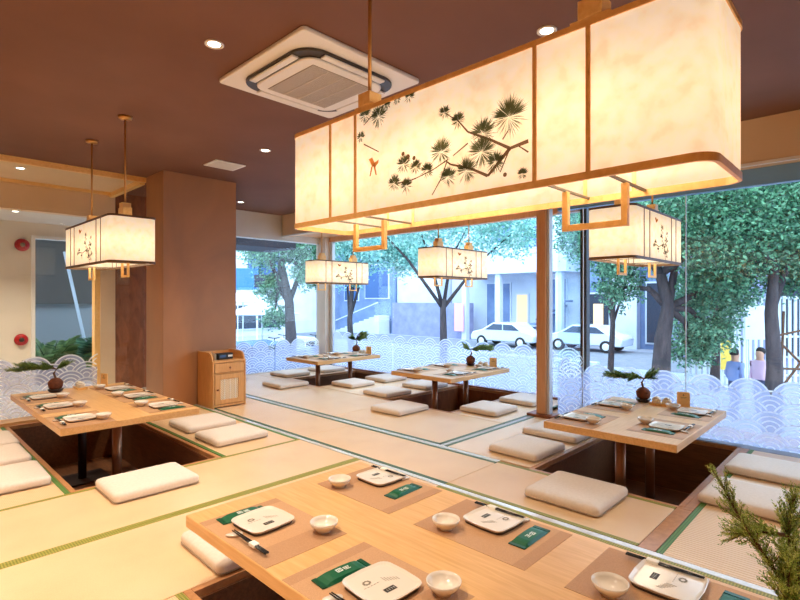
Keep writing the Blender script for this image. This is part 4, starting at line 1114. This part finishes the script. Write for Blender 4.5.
facade('garden_wall', 'mottled lavender boundary wall across the road', 29.6, 30.1, 21.6, 29.4, GZ, 1.0, 'bld_lav', [], 'x')
t = facade('shop_house', 'white shop house with a thick canopy slab across the road', 31.5, 37, 14.0, 24.7, GZ, 10, 'bld_white', [(16.6, 18.3, 4.9, 8.0, 'pane_blue'), (19.2, 20.9, 5.4, 8.0, 'pane_blue'), (15.2, 17.0, GZ + 0.3, 2.6, 'bld_blue'), (18.0, 18.8, GZ + 0.1, 1.6, 'shop_light'), (19.4, 21.3, GZ + 0.3, 2.4, 'bld_blue')], 'x')
ox, oy = 34.25, 19.35
box('canopy', 'bld_white', 29.0 - ox, 31.5 - ox, 14.0 - oy, 22.0 - oy, 3.0 - GZ, 4.5 - GZ, t)
for yy in (14.6, 19.0, 21.8): box('pillar', 'bld_white', 29.2 - ox, 29.6 - ox, yy - 0.2 - oy, yy + 0.2 - oy, 0, 3.0 - GZ, t)
for i in range(10): box('stair_step', 'bld_blue', 30.0 - ox, 31.2 - ox, 18.6 - 0.4 * i - 0.4 - oy, 18.6 - 0.4 * i - oy, 0.3 * i, 0.3 * i + 0.12, t)
t = facade('dark_shop', 'dark shop front with lit doorway beyond the side window', 31, 37, 8.5, 13.8, GZ, 8, 'bld_blue', [(12.2, 13.4, GZ + 0.1, 1.6, 'bld_dark'), (8.7, 10.0, GZ + 0.4, 2.2, 'bld_dark')], 'x')
box('lit_doorway', 'shop_light', -3.2, -3.15, 12.5 - 11.15, 13.1 - 11.15, 1.2, 2.6, t)
box('white_pier', 'bld_white', -3.6, -3.01, 10.4 - 11.15, 11.9 - 11.15, 0, 9.4, t)
facade('grey_block', 'grey blue block behind the trees at the side window', 28, 34, -14, 8.3, GZ, 8, 'bld_lav', [(1.0, 3.4, GZ + 0.4, 2.4, 'bld_dark'), (-3, -0.5, GZ + 0.4, 2.4, 'bld_dark'), (5.2, 7.4, GZ + 0.4, 2.4, 'bld_dark')], 'x')
facade('market_block', 'pale block with blue sign across the side street', 8, 27, 36, 42, GZ, 9, 'bld_white', [(13.5, 16.2, 1.8, 4.0, 'pane_blue'), (17.5, 19.2, 1.6, 3.4, 'sign_blue'), (20.2, 23, 2.4, 5.4, 'pane_blue'), (14, 17, -1.0, 0.8, 'bld_dark'), (19, 23, -1.0, 0.8, 'bld_dark')], 'y')
struct(box('trim_12', 'awning_dark', 3.4, 5.9, 8.6, 9.6, 2.30, 2.44), 'dark outdoor canopy over the end window')
box('bracket', 'awning_dark', 3.4, 3.5, 8.151, 8.6, 2.38, 2.44, bpy.data.objects['trim_12'])
# parasols by the end window
def parasol(x, y, h, r_, label):
    t = empty('street_parasol', (x, y, GZ), 0, label, 'parasol')
    MB().lathe([(0.0, h + 0.45), (r_ * 0.5, h + 0.24), (r_, h), (r_ * 0.98, h - 0.03), (r_ * 0.5, h + 0.20), (0, h + 0.4)], 8).build('canopy', 'bld_white', t)
    MB().cyl(0, 0, 0.0, h + 0.4, 0.03, 8).build('pole', 'frame_alu', t)
for px_, d_, h_, r__, lb in ((262, 19, 2.35, 1.4, 'white street parasol behind the blue-grey trunk'), (243, 22, 2.8, 1.5, 'white street parasol next to the blue hanging sign')):
    x, y = ray(px_, d_); parasol(x, y, h_, r__, lb)
# cars
def car(px, d, rz, paint, label, s=1.0):
    x, y = ray(px, d)
    t = empty('parked_car', (x, y, GZ + 0.012), rz, label, 'car')
    prof = [(-2.15, 0.35), (-2.2, 0.75), (-1.9, 0.95), (-1.45, 1.0), (-0.85, 1.42), (0.55, 1.46), (1.35, 1.02), (2.05, 0.86), (2.2, 0.6), (2.15, 0.35)]
    def slab(pts, y0, y1):
        m = MB(); k = len(pts)
        m.v = [(a, y0, z) for a, z in pts] + [(a, y1, z) for a, z in pts]
        m.f = [tuple(range(k)), tuple(reversed(range(k, 2 * k)))] + [(i, (i + 1) % k, k + (i + 1) % k, k + i) for i in range(k)]
        return m
    slab(prof, -0.86, 0.86).build('body', paint, t, 0.06)
    for sy in (-1, 1):
        y0, y1 = sorted((sy * 0.862, sy * 0.875))
        slab([(-1.3, 1.02), (-0.8, 1.36), (-0.2, 1.38), (-0.2, 1.02)], y0, y1).build('side_window', 'car_glass', t)
        slab([(-0.12, 1.02), (-0.12, 1.38), (0.5, 1.38), (1.1, 1.02)], y0, y1).build('side_window', 'car_glass', t)
    for wx in (-1.35, 1.35):
        for sy in (-1, 1):
            w = MB().lathe([(0.0, -0.1), (0.33, -0.1), (0.33, 0.1), (0, 0.1)], 18).build('wheel', 'rubber', t)
            w.rotation_euler = (R(90), 0, 0); w.location = (wx, sy * 0.80, 0.33)
            h = MB().lathe([(0.0, 0.0), (0.2, 0.0), (0.18, 0.02), (0, 0.03)], 12).build('hub_cap', 'frame_alu', w); h.location = (0, 0, -sy * 0.1); h.rotation_euler = (R(180) if sy > 0 else 0, 0, 0)
    t.scale = (s, s, s)
car(508, 31, R(90), 'car_white', 'white car parked before the shop house canopy')
car(258, 17, R(-12), 'car_blue', 'blue car parked outside the end window')
car(588, 28.5, R(90), 'car_white', 'white car parked beyond the return pane')
# scooters outside the end window
def scooter(px, d, rz, label):
    x, y = ray(px, d)
    t = empty('parked_scooter', (x, y, GZ), rz, label, 'scooter', 'scooters parked outside the end window')
    for wx in (-0.55, 0.6):
        m = MB()
        m.tube([(wx + 0.22 * math.cos(R(a)), 0, 0.25 + 0.22 * math.sin(R(a))) for a in range(0, 361, 30)], 0.05, 6); m.build('wheel', 'rubber', t)
    MB().box(-0.75, 0.05, -0.13, 0.13, 0.4, 0.62).box(0.0, 0.45, -0.14, 0.14, 0.25, 0.33).build('body', 'cloth_navy', t, 0.04)
    MB().box(-0.7, 0.0, -0.14, 0.14, 0.63, 0.74).build('seat', 'rubber', t, 0.03)
    MB().box(0.4, 0.5, -0.2, 0.2, 0.28, 0.85).build('leg_shield', 'car_white', t, 0.02)
    MB().tube([(0.6, 0, 0.25), (0.42, 0, 1.0), (0.38, 0.3, 1.05)], 0.025).tube([(0.42, 0, 1.0), (0.38, -0.3, 1.05)], 0.025).build('handlebar', 'rubber', t)
for i, (px_, d_, rz_) in enumerate(((270, 24, 30), (304, 21.5, 40), (313, 26, 35), (280, 26, 30))):
    scooter(px_, d_, R(rz_), ['dark scooter behind the blue car', 'dark scooter on the pillar side of the blue-grey trunk', 'dark scooter closest to the corner pillar', 'dark scooter under the white parasol'][i])
# posters, boards and railings
x, y = ray(472, 38); tag(box('poster', 'sign_pink', 29.0, 29.05, 21.7, 22.5, GZ + 0.6, GZ + 2.6), 'pink poster panel at the canopy edge', 'poster')
def signpost(px, d, w_, h0, h1, mat, label, cat='sign'):
    x, y = ray(px, d)
    t = empty('street_sign', (x, y, GZ), R(YAW - 90), label, cat)
    box('panel', mat, -w_ / 2, w_ / 2, -0.02, 0.02, h0, h1, t)
    for s in (-1, 1): box('post', 'frame_alu', s * w_ * 0.4 - 0.02, s * w_ * 0.4 + 0.02, 0.021, 0.05, 0, h1 - 0.05, t)
signpost(726, 14, 0.28, 0.95, 1.75, 'sign_yellow', 'yellow upright sign near the two pedestrians')
signpost(760, 15, 0.9, 1.7, 2.7, 'bld_white', 'white notice board on posts behind the pedestrians')
t = empty('bamboo_fence', (*ray(752, 17), GZ), R(YAW - 90), 'pale slatted metal fence behind the pedestrians', 'fence')
for i in range(24): box('slat', 'frame_alu', -2.2 + i * 0.19, -2.11 + i * 0.19, -0.02, 0.02, 0.05, 3.0, t)
for z in (0.3, 1.6, 2.9): box('rail', 'frame_alu', -2.25, 2.3, 0.021, 0.06, z, z + 0.07, t)
signpost(247, 28, 1.3, 3.4, 4.6, 'sign_blue', 'blue sign on posts beyond the end window')
signpost(271, 27, 1.8, 3.5, 4.2, 'bld_dark', 'dark sign board on posts beyond the end window')
# scaffold at far right
t = empty('pole_scaffold', (*ray(800, 12.5), GZ), R(YAW - 90), 'lean-to of crossed poles beside the straight dark trunk', 'scaffold')
for a, b in (((-0.5, 0, 0), (-0.4, 0, 2.6)), ((0.4, 0, 0), (0.5, 0, 2.6)), ((-0.5, 0.05, 0.6), (0.5, 0.05, 1.9)), ((-0.5, 0.1, 1.9), (0.5, 0.1, 0.9)), ((-0.6, -0.05, 2.0), (0.8, -0.05, 2.3)), ((-0.6, -0.1, 1.2), (0.8, -0.1, 1.15))):
    MB().tube([a, b], 0.03, 6).build('pole', 'bark', t)

# two pedestrians
def person(px, d, rz, top, legs, label, hb):
    x, y = ray(px, d)
    t = empty('person', (x, y, GZ), rz, label, 'person')
    me = bpy.data.meshes.new('body')
    V = [(0, 0, 0.92), (0, 0, 1.15), (0, 0, 1.34), (0, 0, 1.42), (0, -0.01, 1.52), (0, -0.01, 1.66),
         (0.16, 0, 1.34), (0.21, 0.02, 1.08), (0.2, -0.10, 0.88), (-0.16, 0, 1.34), (-0.21, 0.02, 1.08), (-0.19, -0.08, 0.86),
         (0.09, 0, 0.86), (0.10, -0.04, 0.48), (0.10, 0.03, 0.08), (0.10, -0.12, 0.04), (-0.09, 0, 0.86), (-0.10, 0.05, 0.48), (-0.10, 0.10, 0.08), (-0.10, -0.04, 0.04)]
    E_ = [(0, 1), (1, 2), (2, 3), (3, 4), (4, 5), (2, 6), (6, 7), (7, 8), (2, 9), (9, 10), (10, 11), (0, 12), (12, 13), (13, 14), (14, 15), (0, 16), (16, 17), (17, 18), (18, 19)]
    rad = [0.13, 0.12, 0.12, 0.055, 0.105, 0.095, 0.06, 0.045, 0.03, 0.06, 0.045, 0.03, 0.08, 0.06, 0.045, 0.03, 0.08, 0.06, 0.045, 0.03]
    me.from_pydata(V, E_, [])
    o = bpy.data.objects.new('body', me); col.objects.link(o); o.parent = t
    s = o.modifiers.new('skin', 'SKIN')
    for i, sv in enumerate(me.skin_vertices[0].data): sv.radius = (rad[i] * (1.35 if i in (1, 2) else 1), rad[i]); sv.use_root = (i == 0)
    sb = o.modifiers.new('sub', 'SUBSURF'); sb.levels = 2; sb.render_levels = 2
    for v in me.polygons: v.use_smooth = True
    s.use_smooth_shade = True
    m, nt, p = nmat('person_' + top)
    N = nt.nodes; L = nt.links
    tc = N.new('ShaderNodeTexCoord'); sx = N.new('ShaderNodeSeparateXYZ'); L.new(tc.outputs['Object'], sx.inputs[0])
    cr = N.new('ShaderNodeValToRGB'); cr.color_ramp.interpolation = 'CONSTANT'
    mt = N.new('ShaderNodeMath'); mt.operation = 'DIVIDE'; mt.inputs[1].default_value = 1.75
    L.new(sx.outputs[2], mt.inputs[0]); L.new(mt.outputs[0], cr.inputs[0]); L.new(cr.outputs[0], p.inputs['Base Color'])
    c = {'cloth_blue': (120, 140, 190), 'cloth_pink': (214, 178, 200)}[top]
    e = cr.color_ramp.elements; e[0].position = 0; e[0].color = rgb(30, 30, 40); e[1].position = 0.06; e[1].color = rgb(44, 54, 92)
    n1 = e.new(0.53); n1.color = rgb(*c); n2 = e.new(0.80); n2.color = rgb(196, 148, 122)
    me.materials.append(m)
    MB().lathe([(0.0, 1.725), (0.05, 1.715), (0.088, 1.68), (0.10, 1.62), (0.092, 1.56), (0.07, 1.55)], 16, 0, 0.025).build('hair', 'hair', t, smooth=True)
person(735, 12.2, R(60), 'cloth_blue', 'cloth_navy', 'person in blue top and navy trousers walking past the yellow sign', 0)
person(760, 12.4, R(250), 'cloth_pink', 'cloth_navy', 'person in pale pink top standing before the slatted fence', 0)

# planting seen through the lobby opening
struct(box('ground_garden', 'soil_ball', 1.0, 4.2, 9.4, 12.3, -0.9, -0.05), 'planting bed behind the lobby')
struct(box('wall_garden', 'lobby_pale', 0.6, 4.6, 12.5, 12.7, GZ, 1.55), 'pale garden wall')
struct(box('ceiling_garden_shade', 'lobby_dark', -1.0, 4.6, 9.32, 12.7, 3.05, 3.2), 'added dark roof shading the planting bed')  # unseen roof, added to cut the light on the planting
struct(box('wall_canopy', 'lobby_dark', 0.6, 3.35, 12.3, 12.5, 1.2, 3.05), 'dark grey panel above the garden wall')
def fern(x, y, n, L, label, seed, mat):
    r = random.Random(seed)
    t = empty('garden_fern', (x, y, -0.05), 0, label, 'fern', 'ferns and palms behind the lobby')
    st = MB(); lf = MB()
    for i in range(n):
        th = r.uniform(0, 6.28); el = r.uniform(0.5, 1.3)
        d = Vector((math.cos(th) * math.cos(el), math.sin(th) * math.cos(el), math.sin(el)))
        LL = L * r.uniform(0.7, 1.15)
        pts = [d * (LL * u) - Vector((0, 0, 1)) * (LL * 0.45 * u * u) for u in (0, .25, .5, .75, 1)]
        st.tube(pts, [0.012, 0.01, 0.008, 0.006, 0.003], 5)
        for k in range(26):
            u = 0.2 + 0.8 * k / 26; q = min(int(u * 4), 3); p = pts[q].lerp(pts[q + 1], u * 4 - q)
            tg = (pts[q + 1] - pts[q]).normalized(); s = tg.cross(Vector((0, 0, 1))).normalized()
            for sg in (-1, 1):
                dv = (s * sg + tg * 0.6 - Vector((0, 0, .25))).normalized(); l = LL * 0.3 * (1.1 - u * 0.8)
                w_ = tg * l * 0.09
                lf.quad(p, p + dv * l * 0.5 + w_, p + dv * l, p + dv * l * 0.5 - w_)
    st.build('stems', 'juniper', t); lf.build('fronds', mat, t, recalc=False)['kind'] = 'stuff'
for i, (x, y, n, L, lb) in enumerate(((1.8, 10.2, 12, 0.8, 'dark fern by the white jamb'), (2.15, 10.5, 16, 1.3, 'tall fern in the middle of the planting bed'), (2.6, 10.1, 12, 0.8, 'low yellowish fern before the tall fern'), (2.95, 10.7, 16, 1.5, 'palm with long fronds by the lobby pilaster'), (2.3, 11.3, 18, 1.1, 'broad palm before the pale garden wall'), (3.4, 11.2, 16, 1.2, 'tallest palm beyond the dark grey panel'))):
    fern(x, y, n, L, lb, 50 + i, 'leaf_garden' if i != 3 else 'leaf_street')
t = empty('leaning_pole', (2.75, 11.9, -0.05), 0, 'leaning white pole behind the palms', 'pole')
MB().tube([(0.35, 0, 0), (-0.1, 0, 2.3)], 0.03, 8).build('shaft', 'rail_white', t)
MB().cyl(0.35, 0, 0.0, 0.03, 0.09, 12).build('foot', 'rail_white', t)
